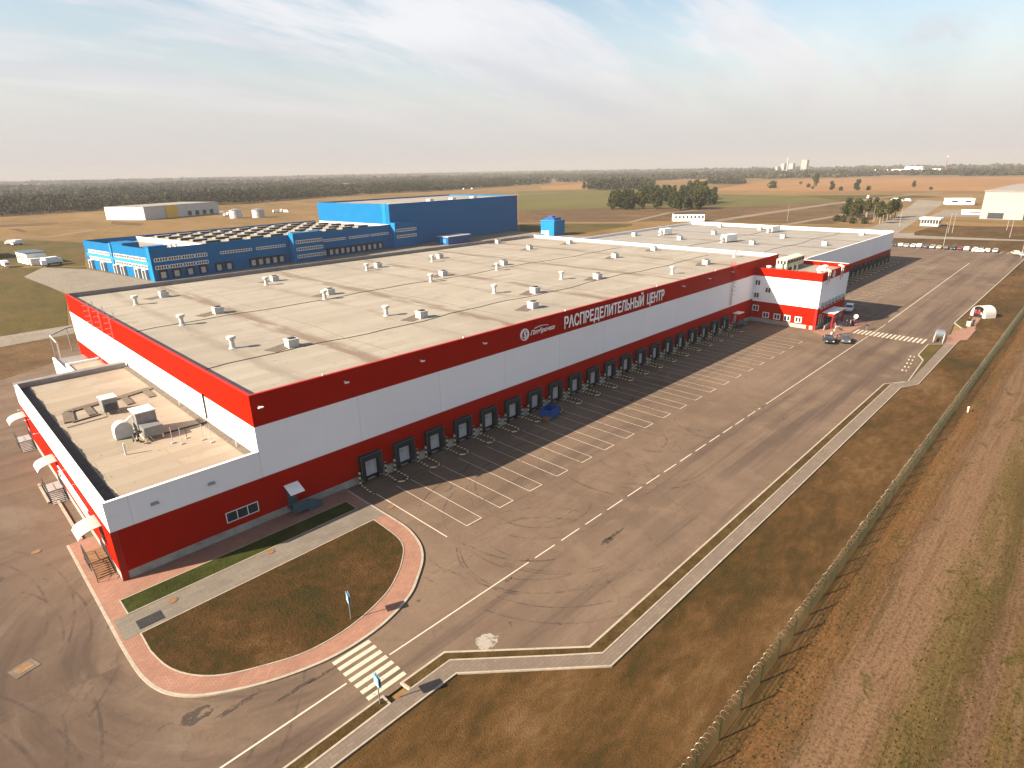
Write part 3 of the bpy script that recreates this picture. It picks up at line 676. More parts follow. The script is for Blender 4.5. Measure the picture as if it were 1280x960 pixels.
# loading bays
def dock(root, x, zl=0.55, zt=3.5, wd=2.85):
    y = -0.0
    fr = MB().box(x, -0.62, zl, x+0.52, -0.003, zt-0.70).box(x+wd-0.52, -0.62, zl, x+wd, -0.003, zt-0.70).box(x, -0.62, zt-0.698, x+wd, -0.003, zt)
    f = fr.build('dock_shelter', M_dark, root)
    e = MB().box(x-0.05, -0.66, zl, x+0.02, -0.58, zt+0.05).box(x+wd-0.02, -0.66, zl, x+wd+0.05, -0.58, zt+0.05).box(x+0.022, -0.66, zt-0.02, x+wd-0.022, -0.58, zt+0.05)
    e.build('edge_trim', M_teal, f)
    MB().box(x+0.53, -0.09, zl+0.08, x+wd-0.53, -0.004, zt-0.705).build('dock_door', M_door, f)
    MB().box(x+0.95, -0.105, 1.95, x+1.55, -0.091, 2.25).build('door_window', M_grey, f)
    MB().box(x+0.45, -0.35, 0.12, x+0.8, -0.003, zl-0.01).box(x+wd-0.8, -0.35, 0.12, x+wd-0.45, -0.003, zl-0.01).box(x+0.81, -0.2, 0.35, x+wd-0.81, -0.003, zl+0.06).build('dock_bumper', M_black, f)
    MB().box(x+wd+0.12, -0.45, 0.0, x+wd+1.85, -0.004, 1.05).build('plinth_block', M_conc, f)
    return f
d0 = dock(wh, 11.2)
for k in range(1, 20): dup_part(d0, wh, 4.87*k)
# staff door with canopy beyond the last bay
MB().box(110.3, -0.06, 1.0, 111.4, -0.003, 3.1).build('staff_door', M_grey, wh)
cn = MB().box(109.6, -1.5, 3.35, 112.2, -0.003, 3.5).build('door_canopy', M_white, wh)
st = MB().box(109.4, -1.6, 0.8, 112.3, -0.003, 0.95)
for k in range(5): st.box(112.31+0.3*k, -1.6, 0.05, 112.6+0.3*k, -0.2, 0.78-0.16*k)
st.build('door_steps', M_teal, wh)
MB().box(109.4, -1.64, 0.95, 112.3, -1.6, 1.9).box(112.31, -1.64, 0.3, 114.0, -1.6, 1.25).build('step_railing', M_teal, wh)
# floodlights and small lamps on the fascia
for x, z in ((0.8,13.05),(10.6,13.1),(21.2,13.08),(31.8,13.07),(85.1,13.2),(95.7,13.25),(106.2,13.3)):
    MB().box(x-0.05, -0.5, z-0.04, x+0.05, -0.003, z+0.04).cbox(x, -0.55, z-0.02, 0.5, 0.24, 0.12).build('floodlight', M_white, wh)
for x in (8.2, 28.5, 49.5, 76, 99): MB().cbox(x, 0.1, T+0.16, 0.16, 0.16, 0.2).build('lightning_rod', M_lgrey, wh)
# ladders: three on the sunlit end wall, one on the long side
def ladder(x, y, z0, z1, ax):
    mb = MB(); o = 0.32
    dx, dy = (0, o) if ax == 'y' else (o, 0); ox, oy = (-0.25, 0) if ax == 'y' else (0, -0.25)
    for s in (-1, 1):
        mb.tube([(x+ox+s*dx, y+oy+s*dy, z0), (x+ox+s*dx, y+oy+s*dy, z1+1.1), (x-ox*1.8+s*dx, y-oy*1.8+s*dy, z1+1.1), (x-ox*1.8+s*dx, y-oy*1.8+s*dy, z1-0.7)], 0.04, 5)
    z = z0+0.3
    while z < z1: mb.tube([(x+ox-dx, y+oy-dy, z), (x+ox+dx, y+oy+dy, z)], 0.02, 4); z += 0.35
    z = z0+2.5
    while z < z1+1:
        h = [(x+ox+(dx*math.cos(t) if ax == 'x' else -0.75*math.sin(t)), y+oy+(dy*math.cos(t) if ax == 'y' else -0.75*math.sin(t)), z) for t in [math.pi*i/8 for i in range(9)]]
        mb.tube(h, 0.022, 4); z += 0.9
    return mb
for y in (50.4, 57.0, 63.5): ladder(0, y, 2.4 if y > 50 else 8.3, T, 'y').build('roof_ladder', M_grey, wh)
ladder(107.3, 0, 5.6, T, 'x').build('roof_ladder', M_redp, wh)
# drain pipe of the end wall that crosses the annex roof
MB().tube([(-0.12, 13.6, 11.2), (-0.14, 13.6, 8.2), (-0.25, 13.6, 7.75), (-4.9, 13.6, 7.78)], 0.10, 6).build('drain_pipe', M_black, wh)

M_letter = plain('white_letters', (0.86, 0.85, 0.84), 0.5, var=0.03)
# the white lettering and the emblem on the fascia
def text_mesh(body, bold=0.02, shear=0.0):
    c = bpy.data.curves.new('lettering', 'FONT'); c.body = body; c.size = 1.0; c.offset = bold; c.shear = shear; c.extrude = 0.02; c.resolution_u = 3
    o = bpy.data.objects.new('lettering', c); COL.objects.link(o)
    bpy.context.view_layer.update()
    me = bpy.data.meshes.new_from_object(o); bpy.data.objects.remove(o)
    return me
def wall_text(name, body, parent, x0, x1, z0, z1, y=-0.14, m=None, bold=0.02, shear=0.0, depth=0.05, cap=None, axis='x', flip=1):
    """text on a wall that faces -y, fitted to a width and to the height of its capitals"""
    me = text_mesh(body, bold, shear); co = np.empty(len(me.vertices)*3); me.vertices.foreach_get('co', co); co = co.reshape(-1, 3)
    xa, xb = co[:,0].min(), co[:,0].max()
    ca = 0.729 if cap is None else cap
    o = Vector((0,0,0)); q = parent
    while q is not None: o += q.location; q = q.parent
    out = np.stack([x0+(co[:,0]-xa)/(xb-xa)*(x1-x0)-o.x, y-(co[:,2]/0.02)*depth/2-o.y, z0+co[:,1]/ca*(z1-z0)-o.z], 1)
    me.vertices.foreach_set('co', out.ravel().astype(np.float32)); me.materials.clear(); me.materials.append(m or M_letter); me.update()
    ob = bpy.data.objects.new(name, me); COL.objects.link(ob); ob.parent = parent
    return ob
sg = thing('wall_sign', 'white condensed Cyrillic capitals across the red fascia above the loading bays', 'sign', (49.0, -0.1, 11.7))
wall_text('sign_word', 'РАСПРЕДЕЛИТЕЛЬНЫЙ', sg, 49.0, 71.4, 11.66, 13.52, bold=0.023)
wall_text('sign_word', 'ЦЕНТР', sg, 72.5, 78.4, 11.66, 13.52, bold=0.023)
lg = thing('logo_sign', 'white ring emblem with slanted script word beside it on the red fascia', 'sign', (39.2, -0.1, 12.5))
ring = MB(); cx, cz = 40.05, 12.52
for r0, r1 in ((0.74, 0.88), (0.58, 0.63)):
    k = 36
    for i in range(k):
        a, b = 2*math.pi*i/k, 2*math.pi*(i+1)/k
        if r0 < 0.7 and 20 < i < 27: continue
        q = [(cx+r*math.cos(t), cz+r*math.sin(t)) for r, t in ((r0,a),(r1,a),(r1,b),(r0,b))]
        ring.add([(x,-0.16,z) for x,z in q]+[(x,-0.004,z) for x,z in q], [(0,1,2,3),(4,7,6,5),(0,4,5,1),(1,5,6,2),(2,6,7,3),(3,7,4,0)])
rg = ring.build('emblem_ring', M_letter, lg)
wall_text('emblem_digit', '5', rg, 39.72, 40.36, 12.08, 12.98, bold=0.02, shear=0.15)
wall_text('sign_word', 'Пятёрочка', lg, 41.25, 46.7, 12.16, 12.86, bold=0.012, shear=0.35)
sw = MB()
for i in range(10):
    x_ = 42.2+i*0.3; h = 13.02+0.14*math.sin(i/9*math.pi)
    sw.box(x_, -0.16, h, x_+0.3, -0.004, h+0.06)
sw.build('swoosh', M_white, lg)

# ------------------------------------------------------------------ low annex at the near corner
AT, AR = 8.18, 7.55
an = thing('annex_building', 'low flat roofed annex with white top band and red base at the near corner', 'building')
low = [('plinth', 0, PL, M_conc, M_conc), ('red_band', PL, BB, M_red_x, M_red_y), ('white_band', BB, AT, M_white_x, M_white_y)]
band_walls(an, [('x', 0.0, -1, -13.9, -0.002, low), ('y', -13.9, -1, 0.25, 47.2, low), ('x', 47.45, 1, -13.9, -0.26, low)])
MB().box(-13.64, 0.26, 7.1, -0.003, 47.19, AR).build('roof', M_roofa, an)
MB().box(-13.935, -0.035, 0, -13.35, -0.004, BB-0.01).build('corner_post', M_redp, an)
cp = MB().box(-13.95, -0.05, AT+0.002, -0.02, 0.30, AT+0.05).box(-13.95, 0.31, AT+0.002, -13.6, 47.1, AT+0.05)
cp.build('coping', M_white, an)
MB().box(-13.95, 46.3, AR+0.004, -0.3, 47.5, AT+0.09).build('parapet', M_coping, an)
# bitumen strip along the sunlit parapet, ragged inner edge
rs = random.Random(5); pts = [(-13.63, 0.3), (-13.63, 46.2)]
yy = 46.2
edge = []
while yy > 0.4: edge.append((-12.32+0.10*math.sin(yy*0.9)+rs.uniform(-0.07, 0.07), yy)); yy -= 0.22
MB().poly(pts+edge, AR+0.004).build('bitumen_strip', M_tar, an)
MB().box(-0.75, 0.4, AR+0.004, -0.004, 46.2, AR+0.10).build('roof_upstand', M_pad, an)
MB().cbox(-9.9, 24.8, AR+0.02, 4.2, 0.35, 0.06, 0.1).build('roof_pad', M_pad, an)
wn = MB()
for k in range(3): wn.box(-4.27+1.08*k, -0.05, 1.7, -4.2+1.08*k, -0.004, 2.86)
wn.box(-1.03, -0.05, 1.7, -0.96, -0.004, 2.86).box(-4.199, -0.05, 1.7, -1.031, -0.004, 1.77).box(-4.199, -0.05, 2.79, -1.031, -0.004, 2.86)
wf = wn.build('window', M_white, an)
MB().box(-4.19, -0.03, 1.78, -1.04, -0.003, 2.78).build('pane', M_glass, wf)
for x in (-10.04, -4.97):
    MB().box(x-0.35, -0.25, 6.53, x+0.35, -0.003, 6.60).box(x-0.3, -0.12, 6.60, x+0.3, -0.003, 6.76).build('vent_hood', M_grey, an)
for x, z in ((-13.3, 6.85), (-8.9, 7.9)): MB().cbox(x, -0.10, z, 0.2, 0.19, 0.14).build('wall_lamp', M_white, an)
# sunlit side: three entrances with curved canopies and steps, white pipes along the wall
def entrance(y0, y1, out, nst, solid):
    root = MB()
    k = 8; cy0, cy1 = y0-0.2, y0+2.6
    for i in range(k):
        a, b = i/k, (i+1)/k
        f = lambda t: (-13.905-2.0*t, 4.3+0.75*math.sqrt(max(0, 1-t*t))-0.75)
        (xa, za), (xb, zb_) = f(a), f(b)
        root.add([(xa,cy0,za),(xb,cy0,zb_),(xb,cy1,zb_),(xa,cy1,za),(xa,cy0,za+0.06),(xb,cy0,zb_+0.06),(xb,cy1,zb_+0.06),(xa,cy1,za+0.06)],
                 [(0,1,2,3),(4,7,6,5),(0,4,5,1),(1,5,6,2),(2,6,7,3),(3,7,4,0)])
    c = root.build('door_canopy', M_canopy, an)
    MB().box(-13.96, y0+0.4, 1.0, -13.903, y0+1.5, 3.1).build('entrance_door', M_grey, an)
    stp = MB().box(-15.6, y0, 0.82, -13.91, y0+2.4, 0.92)
    for i in range(nst):
        zz = 0.82-0.82/nst*(i+1); stp.box(-15.5, y0-0.28*(i+1)+0.02, zz, -14.1, y0-0.28*i-0.02, zz+0.06)
    stp.build('entrance_steps', M_brownp if not solid else M_grey, an)
    rl = MB()
    for x in (-15.58, -14.02):
        rl.tube([(x, y0+2.4, 1.9), (x, y0, 1.9), (x, y0-0.28*nst, 1.0)], 0.04, 5); rl.tube([(x, y0+2.4, 1.45), (x, y0, 1.45), (x, y0-0.28*nst, 0.55)], 0.025, 4)
        for i in range(5): rl.tube([(x, y0+2.4-0.6*i, 0.05), (x, y0+2.4-0.6*i, 1.9)], 0.03, 4)
        rl.tube([(x, y0-0.28*nst, 0.12), (x, y0-0.28*nst, 1.0)], 0.035, 4)
    rl.build('step_railing', M_dark, an)
entrance(4.0, 0, 0, 9, False); entrance(23.6, 0, 0, 7, True); entrance(43.5, 0, 0, 7, True)
for z in (2.5, 3.3, 4.0): MB().tube([(-14.05, 8.5, z), (-14.05, 22.6, z+0.1)], 0.07, 5).build('wall_pipe', M_white, an)
for y in (9, 13.5, 18, 27, 33, 38): MB().tube([(-13.9, y, 7.0), (-14.9, y-0.1, 7.05)], 0.025, 4).cbox(-14.9, y-0.1, 7.05, 0.2, 0.12, 0.08).build('wall_lamp', M_lgrey, an)
MB().box(-15.1, 10.8, -0.03, -14.85, 23.2, 0.16).box(-15.9, 27.8, -0.03, -15.65, 28.4, 0.3).box(-15.9, 22.4, -0.03, -15.66, 28.0, 0.22).build('landing_kerb', M_kerb, an)
MB().tube([(-0.5, 22.0, 7.6), (-0.5, 22.0, 9.0)], 0.06, 6).tube([(-0.6, 4.2, 7.6), (-0.6, 4.2, 9.2)], 0.05, 6).build('roof_stub_pipe', M_lgrey, an)
# stairs and canopy on the shaded side
MB().add([(2.0,-1.5,2.75),(3.6,-1.5,2.75),(3.6,-0.004,3.35),(2.0,-0.004,3.35),(2.0,-1.5,2.81),(3.6,-1.5,2.81),(3.6,-0.004,3.41),(2.0,-0.004,3.41)],
         [(0,3,2,1),(4,5,6,7),(0,1,5,4),(1,2,6,5),(2,3,7,6),(3,0,4,7)]).build('door_canopy', M_white, wh)
MB().box(2.2, -0.05, 0.96, 3.2, -0.003, 2.7).build('staff_door', M_teal, wh)
st = MB().box(2.0, -1.5, 0.75, 3.7, -0.004, 0.9)
for k in range(5): st.box(3.71+0.3*k, -1.5, 0.1, 4.0+0.3*k, -0.25, 0.72-0.13*k)
st.build('door_steps', M_teal, wh)
rl = MB().box(2.0, -1.54, 0.5, 3.7, -1.505, 1.75)
rl.add([(3.71,-1.54,0.4),(5.3,-1.54,0.1),(5.3,-1.54,1.0),(3.71,-1.54,1.75),(3.71,-1.505,0.4),(5.3,-1.505,0.1),(5.3,-1.505,1.0),(3.71,-1.505,1.75)], [(0,1,2,3),(4,7,6,5),(0,4,5,1),(1,5,6,2),(2,6,7,3),(3,7,4,0)])
rl.build('step_railing', M_teal, wh)

# machines standing on the annex roof
ah = thing('air_handler', 'grey square air handling box with dark louvre on the annex roof', 'air handler', (-6.9, 27.2, AR))
MB().box(-7.9, 25.5, AR+0.35, -6.3, 27.4, AR+2.0).build('body', M_steel, ah)
MB().box(-8.0, 25.4, AR+2.0, -6.2, 27.5, AR+2.08).build('lid', M_lgrey, ah)
lv = MB()
for k in range(6): lv.box(-7.75, 25.42, AR+0.45+0.17*k, -6.45, 25.49, AR+0.53+0.17*k)
lv.build('louvre', M_dark, ah)
fr = MB()
for x in (-7.8, -6.5):
    for y in (25.6, 27.2): fr.box(x, y, AR, x+0.12, y+0.12, AR+0.349)
fr.build('support_frame', M_grey, ah)
ac = thing('air_handler', 'tall stepped grey air unit with pipework behind the louvred box', 'air handler', (-6, 14.5, AR))
MB().box(-6.9, 15.0, AR+0.55, -4.9, 17.4, AR+2.75).build('body', M_steel, ac)
MB().box(-6.8, 13.2, AR+0.45, -4.9, 14.99, AR+1.55).build('fan_section', M_steel, ac)
MB().box(-7.0, 14.95, AR+2.75, -4.8, 17.5, AR+2.84).build('lid', M_lgrey, ac)
fr = MB()
for x in (-6.8, -5.1):
    for y in (13.3, 15.2, 17.1): fr.box(x, y, AR, x+0.12, y+0.12, AR+0.449)
fr.box(-7.0, 13.0, AR+0.36, -6.85, 17.4, AR+0.44); fr.build('support_frame', M_cream, ac)
MB().tube([(-6.95, 13.6, AR+1.2), (-7.5, 13.4, AR+1.0), (-7.6, 13.0, AR+0.5), (-7.2, 12.6, AR+0.3)], 0.10, 6).tube([(-6.95, 14.3, AR+1.1), (-7.7, 14.2, AR+0.8), (-7.9, 13.6, AR+0.3)], 0.09, 6).build('hose', M_black, ac)
MB().cbox(-7.35, 13.6, AR+0.9, 0.25, 0.25, 0.35).build('valve', M_dark, ac); MB().cbox(-7.6, 13.1, AR+0.5, 0.3, 0.25, 0.25).build('valve', M_dark, ac)
ex = thing('exhaust_duct', 'white curved intake hood standing beside the stepped grey air unit', 'duct', (-8.1, 16.8, AR))
mb = MB(); k = 12
prof = [(-9.0, AR+0.05)]+[(-8.1-0.9*math.cos(math.pi*i/k), AR+1.0+0.9*math.sin(math.pi*i/k)) for i in range(k+1)]+[(-7.2, AR+0.05)]
mb.extrude(prof, 16.0, 17.2).build('hood', M_lgrey, ex)
MB().tube([(-8.1, 16.6, AR+1.5), (-7.0, 16.3, AR+2.3)], 0.10, 6).build('link_pipe', M_white, ex)
pp = thing('roof_pipe', 'thin pipe stub with low pipe run on the near part of the annex roof', 'pipe', (-9.3, 11.6, AR))
MB().tube([(-9.3, 11.2, AR), (-9.3, 11.2, AR+1.3)], 0.10, 8).build('riser', M_lgrey, pp)
for k, (x, y) in enumerate(((-4.9, 10.6), (-4.3, 9.6), (-3.4, 10.8), (-2.3, 9.0), (-1.9, 7.6))):
    p_ = thing('antenna_mast', ['slim bare mast nearest the grey air unit on the annex roof', 'second slim mast, just right of the one nearest the air unit', 'dark short mast in the middle of the mast row on the annex roof', 'fourth slim mast of the annex roof row, counted from the air unit', 'slim mast at the wall end of the annex roof row'][k], 'mast', (x, y, AR), group='thin masts on the annex roof')
    MB().tube([(0,0,0), (0,0,1.9 if k != 2 else 1.2)], 0.035, 5).build('pole', M_black if k == 2 else M_grey, p_, local=True)
    MB().cbox(0, 0, 0.06, 0.35, 0.35, 0.12).build('foot', M_grey, p_, local=True)
# flat ducts lying on the roof, the long one with slabs for shadows
for k, (pts, lab) in enumerate((([(-11.4, 26.2), (-10.9, 30.2), (-10.2, 30.6), (-4.0, 31.5), (-0.9, 32.3)], 'long flat duct running across the annex roof behind the louvred box, with brown shadow slabs'),
                   ([(-11.2, 25.9), (-8.2, 26.4)], 'short flat duct ending in front of the louvred box'))):
    dt = thing('flat_duct', lab, 'duct', (*pts[0], AR))
    mb = MB()
    for a, b in zip(pts, pts[1:]):
        t = (Vector(b)-Vector(a)); q = Vector((-t.y, t.x)).normalized()*(0.55 if k == 0 else 0.12)
        mb.prism([tuple(Vector(a)-q), tuple(Vector(b)-q), tuple(Vector(b)+q), tuple(Vector(a)+q)], AR+0.02, AR+0.16)
    for x, y in ((-8.9, 28.7), (-4.6, 29.3), (-1.8, 30.2))[:3 if k == 0 else 0]:  # brown slabs that stand for shadows beside the air handler
        mb.prism([(x-0.4, y-1.9), (x+0.4, y-1.9), (x+0.5, y+2.0), (x-0.3, y+2.0)], AR+0.02, AR+0.14)
    mb.build('casing_and_shade', M_pad, dt)

# small lean-to and loading ramp behind the annex
lt = thing('lean_to', 'small white lean-to with sandy flat roof behind the annex', 'building', (-5, 59.5, 0))
MB().box(-5.0, 59.5, 0, -0.02, 59.7, 4.9).box(-5.0, 59.71, 0, -4.8, 66.5, 4.9).box(-5.0, 66.51, 0, -0.02, 66.7, 4.9).build('wall', M_white_y, lt)
MB().box(-4.79, 59.71, 4.3, -0.02, 66.5, 4.55).build('roof', M_roofa, lt)
rm = thing('loading_ramp', 'grey concrete loading ramp with white side wall behind the lean-to', 'ramp', (-5, 68.5, 0))
MB().box(-4.6, 68.4, 0, -0.02, 80.8, 2.7).build('deck', M_coping, rm)
MB().box(-4.85, 68.2, 0, -4.61, 80.8, 3.1).build('side_wall', M_white_y, rm)

# ------------------------------------------------------------------ rear hall and office block
BT, B2 = 11.0, 4.9
rh = thing('rear_hall', 'lower white rear hall with grey roof and dark bays beyond the office block', 'warehouse', (132.3, 0, 0))
rl_ = [('plinth', 0, PL, M_conc, M_conc), ('red_band', PL, B2, M_red_x, M_red_y), ('white_band', B2, BT, M_white_x, M_white_y)]
band_walls(rh, [('x', 0, -1, 132.31, 241.0, rl_), ('x', 82.65, 1, 132.31, 241.0, rl_)])
MB().box(240.75, 0.26, 0, 241, 82.39, BT+0.35).build('end_wall', M_white_y, rh)
MB().box(132.31, 0.26, 9.6, 240.74, 82.39, 10.15).build('roof', M_roof2, rh)
MB().box(132.32, -0.03, BT+0.002, 241.02, 0.3, BT+0.05).build('coping', M_white, rh)
yy = 2
while yy < 82: MB().box(240.68, yy, 10.16, 240.745, yy+0.10, BT+0.33).build('cover_strip', M_grey, rh); yy += 6
MB().tube([(134+i*3.2, 42+0.6*math.sin(i*0.7), 10.18) for i in range(33)], 0.08, 4).build('roof_cable', M_seam, rh)
MB().tube([(134+i*3.2, 17+0.6*math.sin(i*0.6), 10.18) for i in range(33)], 0.08, 4).build('roof_cable', M_seam, rh)
h0 = None
for x, y in ((181.2,54.5),(205.2,53.3),(234.6,65.2),(181.7,27.8),(206.6,27.3),(231.4,46.3),(192.6,8.4),(183.1,75.2),(232.2,8.4)):
    if h0 is None:
        h0 = MB().box(x-0.85, y-0.75, 10.15, x+0.85, y+0.75, 11.4).box(x-0.95, y-0.85, 11.402, x+0.95, y+0.85, 11.5).build('smoke_hatch', M_lgrey, rh); q0 = (x, y)
        MB().box(x-0.5, y-0.45, 11.502, x+0.6, y+0.4, 11.62).build('vent_grille', M_dark, h0)
    else: dup_part(h0, rh, x-q0[0], y-q0[1])
d2 = dock(rh, 143.2)
for k in range(1, 20): dup_part(d2, rh, 4.87*k)
# rooftop units of the rear hall
for k, (x, y, sx, sz, lab) in enumerate(((184.0, 37.5, 7.6, 2.1, 'long white rooftop unit on the rear hall, nearest the white parapet'), (225.0, 38.5, 7.0, 1.9, 'long white rooftop unit toward the far edge of the rear hall roof'), (192.5, 67.5, 6.0, 2.0, 'white rooftop unit with bent ducts on the left part of the rear hall roof'))):
    ut = thing('rooftop_unit', lab, 'air handler', (x, y, 10.15), rz=-0.15, group='rooftop units of the rear hall')
    MB().box(-sx/2+1.2, -1.1, 0.5, sx/2, 1.1, sz+0.5).build('body', M_white, ut, local=True)
    MB().tube([(-sx/2+1.2, 0, 1.6), (-sx/2+0.2, 0, 1.6), (-sx/2, 0, 1.2), (-sx/2, 0, 0.0)], 0.55, 8).build('duct', M_lgrey, ut, local=True)
    fr = MB()
    for a in (-sx/2+1.4, sx/2-0.3):
        for b in (-0.9, 0.9): fr.cbox(a, b, 0.25, 0.15, 0.15, 0.5)
    fr.build('support_frame', M_grey, ut, local=True)

OT, OU, OB, OX0, OX1, OY = 12.65, 10.8, 4.85, 119.3, 138.0, -14.9
of = thing('office_block', 'three storey red and white office block projecting from the warehouse', 'building', (OX0, OY, 0))
ob_ = [('plinth', 0, 0.9, M_conc, M_conc), ('red_band', 0.9, OB, M_red_x, M_red_y), ('white_band', OB, OU, M_white_x, M_white_y), ('red_band', OU, OT, M_red_x, M_red_y)]
band_walls(of, [('x', OY, -1, OX0, OX1, ob_), ('y', OX0, -1, OY+0.25, -0.004, ob_), ('y', OX1, 1, OY+0.25, -0.004, ob_)])
MB().box(OX0+0.26, OY+0.26, 11.2, OX1-0.26, -0.004, 11.7).build('roof', M_roofa, of)
MB().box(OX0-0.03, OY-0.03, OT+0.002, OX1+0.03, OY+0.3, OT+0.05).box(OX0-0.03, OY+0.301, OT+0.002, OX0+0.3, -0.005, OT+0.05).build('coping', M_redp, of)
MB().box(OX1-0.3, OY+0.31, OT+0.002, OX1+0.04, -0.005, OT+0.06).build('coping', M_white, of)
MB().box(OX0-0.04, OY-0.04, 0, OX0-0.003, OY+0.5, OB).box(OX0-0.04, OY+1.3, 0, OX0-0.003, OY+1.9, 0.9).build('corner_post', M_redp, of)
def owin(y, z, big=True):
    wd, h = (1.5, 1.35) if big else (1.2, 1.2)
    X0 = OX0-0.07; a = y-wd/2; b = y+wd/2
    t = 0.16 if big else 0.06
    fr = MB().box(X0, a, z-h/2, OX0-0.004, b, z-h/2+t).box(X0, a, z+h/2-t, OX0-0.004, b, z+h/2)
    for q in (a, y-0.06, b-t): fr.box(X0, q, z-h/2+t+0.001, OX0-0.004, q+(t if q != y-0.06 else 0.12), z+h/2-t-0.001)
    f = fr.build('window', M_white, of)
    MB().box(OX0-0.03, a+t, z-h/2+t, OX0-0.003, b-t, z+h/2-t).build('pane', M_glass, f)
for y, z in ((-1.1, 3.2), (-3.7, 1.85), (-6.3, 1.85), (-8.6, 1.85), (-11.1, 1.85)): owin(y, z)
for y, z in ((-0.95, 9.2), (-3.5, 7.7), (-0.95, 6.25)): owin(y, z, False)
# shaded front of the office: strip of awning windows, entrance porch, emblem and bracket posts
for k in range(7):
    x = 121.2+2.3*k
    f = MB().box(x, OY-0.06, 4.4, x+1.4, OY-0.004, 5.4).build('window', M_white, of)
    MB().box(x+0.1, OY-0.075, 4.5, x+1.3, OY-0.061, 5.3).build('pane', M_glass, f)
    MB().add([(x-0.1,OY-0.7,5.3),(x+1.5,OY-0.7,5.3),(x+1.5,OY-0.01,5.75),(x-0.1,OY-0.01,5.75),(x-0.1,OY-0.7,5.36),(x+1.5,OY-0.7,5.36),(x+1.5,OY-0.01,5.81),(x-0.1,OY-0.01,5.81)],
         [(0,3,2,1),(4,5,6,7),(0,1,5,4),(1,2,6,5),(2,3,7,6),(3,0,4,7)]).build('awning', M_grey, of)
for x in (121.0, 122.4, 123.8):
    f = MB().box(x, OY-0.06, 1.1, x+0.9, OY-0.004, 3.2).build('window', M_white, of)
    MB().box(x+0.1, OY-0.075, 1.2, x+0.8, OY-0.061, 3.1).build('pane', M_glass, f)
po = MB().box(122.6, OY-2.6, 2.9, 130.6, OY-0.004, 3.5).build('porch_roof', M_redp, of)
MB().box(122.5, OY-2.7, 3.502, 130.7, OY-0.006, 3.58).build('porch_coping', M_white, po)
for x in (123.0, 126.6, 130.2): MB().lathe(x, OY-2.3, [(0.15, 0.05), (0.15, 2.9)], 10).build('porch_column', M_redp, of)
MB().box(125.0, OY-0.05, 0.3, 130.3, OY-0.004, 2.8).build('entrance_glazing', M_glass, of)
MB().box(120.6, OY-1.6, 0.05, 124.9, OY-1.45, 1.0).add([(120.6,OY-1.6,1.0),(124.9,OY-1.6,1.0),(124.9,OY-1.5,1.25),(120.6,OY-1.5,1.0)], [(0,1,2,3)]).build('ramp_wall', M_conc, of)
MB().box(125.0, OY-2.7, 0.05, 131.0, OY-0.01, 0.3).box(125.4, OY-3.2, 0.05, 130.6, OY-2.71, 0.17).build('entrance_steps', M_conc, of)
for x in (121.4, 130.2):
    MB().tube([(x, OY-0.5, 10.0), (x, OY-0.5, 12.9), (x, OY+0.4, 13.3)], 0.14, 8).tube([(x+1.2, OY-0.5, 10.4), (x+1.2, OY-0.5, 12.9), (x+1.2, OY+0.4, 13.3)], 0.14, 8).build('duct_bend', M_lgrey, of)
rg = MB(); cx, cz = 126.6, 11.72
for i in range(28):
    a, b = 2*math.pi*i/28, 2*math.pi*(i+1)/28
    q = [(cx+r*math.cos(t), cz+r*math.sin(t)) for r, t in ((0.62,a),(0.78,a),(0.78,b),(0.62,b))]
    rg.add([(x,OY-0.12,z) for x,z in q]+[(x,OY-0.004,z) for x,z in q], [(0,1,2,3),(4,7,6,5),(0,4,5,1),(1,5,6,2),(2,6,7,3),(3,7,4,0)])
em = thing('emblem_sign', 'small white ring emblem on the shaded red fascia of the office', 'sign', (126.6, OY, 11.7))
e_ = rg.build('emblem_ring', M_white, em)
wall_text('emblem_digit', '5', e_, 126.3, 126.95, 11.3, 12.15, y=OY-0.08, bold=0.02, shear=0.15)
wall_text('sign_word', '5', em, 132.2, 133.2, 11.2, 12.3, y=OY-0.08, bold=0.02, shear=0.15) if False else None
# machines on the office roof
ch = thing('chiller', 'long cream chiller with round fans on the office roof', 'chiller', (126, -4, 11.7))
MB().box(124.0, -5.2, 12.3, 135.0, -2.8, 14.3).build('body', M_cream, ch)
fb = MB()
for k in range(6):
    fb.lathe(125.0+1.8*k, -4.0, [(0.75, 14.302), (0.75, 14.5), (0.6, 14.52)], 12)
fb.build('fan_shroud', M_cream, ch)
gl = MB()
for k in range(6): gl.box(124.35+1.8*k, -5.23, 13.3, 125.0+1.8*k, -5.205, 14.0); gl.box(125.15+1.8*k, -5.23, 13.3, 125.8+1.8*k, -5.205, 14.0)
for k in range(3): gl.box(123.965, -5.0+0.75*k, 13.2, 123.995, -4.5+0.75*k, 14.0)
gl.build('coil_grille', M_dark, ch)
fr = MB()
for x in (124.3, 127.8, 131.3, 134.5):
    for y in (-5.1, -3.0): fr.box(x, y, 11.7, x+0.15, y+0.15, 12.299)
fr.build('support_frame', M_grey, ch)
gp = thing('pipe_cluster', 'bundle of dark green upright pipes beside the cream chiller', 'pipes', (123, -6, 11.7))
for k, (x, y) in enumerate(((122.0,-5.2),(122.5,-6.0),(123.3,-7.0),(123.7,-7.8),(122.9,-5.8))):
    MB().lathe(x, y, [(0.22, 11.7), (0.22, 13.4), (0.3, 13.42), (0.3, 13.6)], 10).build('pipe', M_green, gp)
hc = thing('vent_cowl', 'white conical vent cowl near the outer corner of the office roof', 'vent', (124.3, -12.6, 11.7))
MB().lathe(124.3, -12.6, [(0.5, 11.7), (0.5, 12.3), (0.8, 12.6), (0.35, 13.5)], 12).build('cowl', M_white, hc)
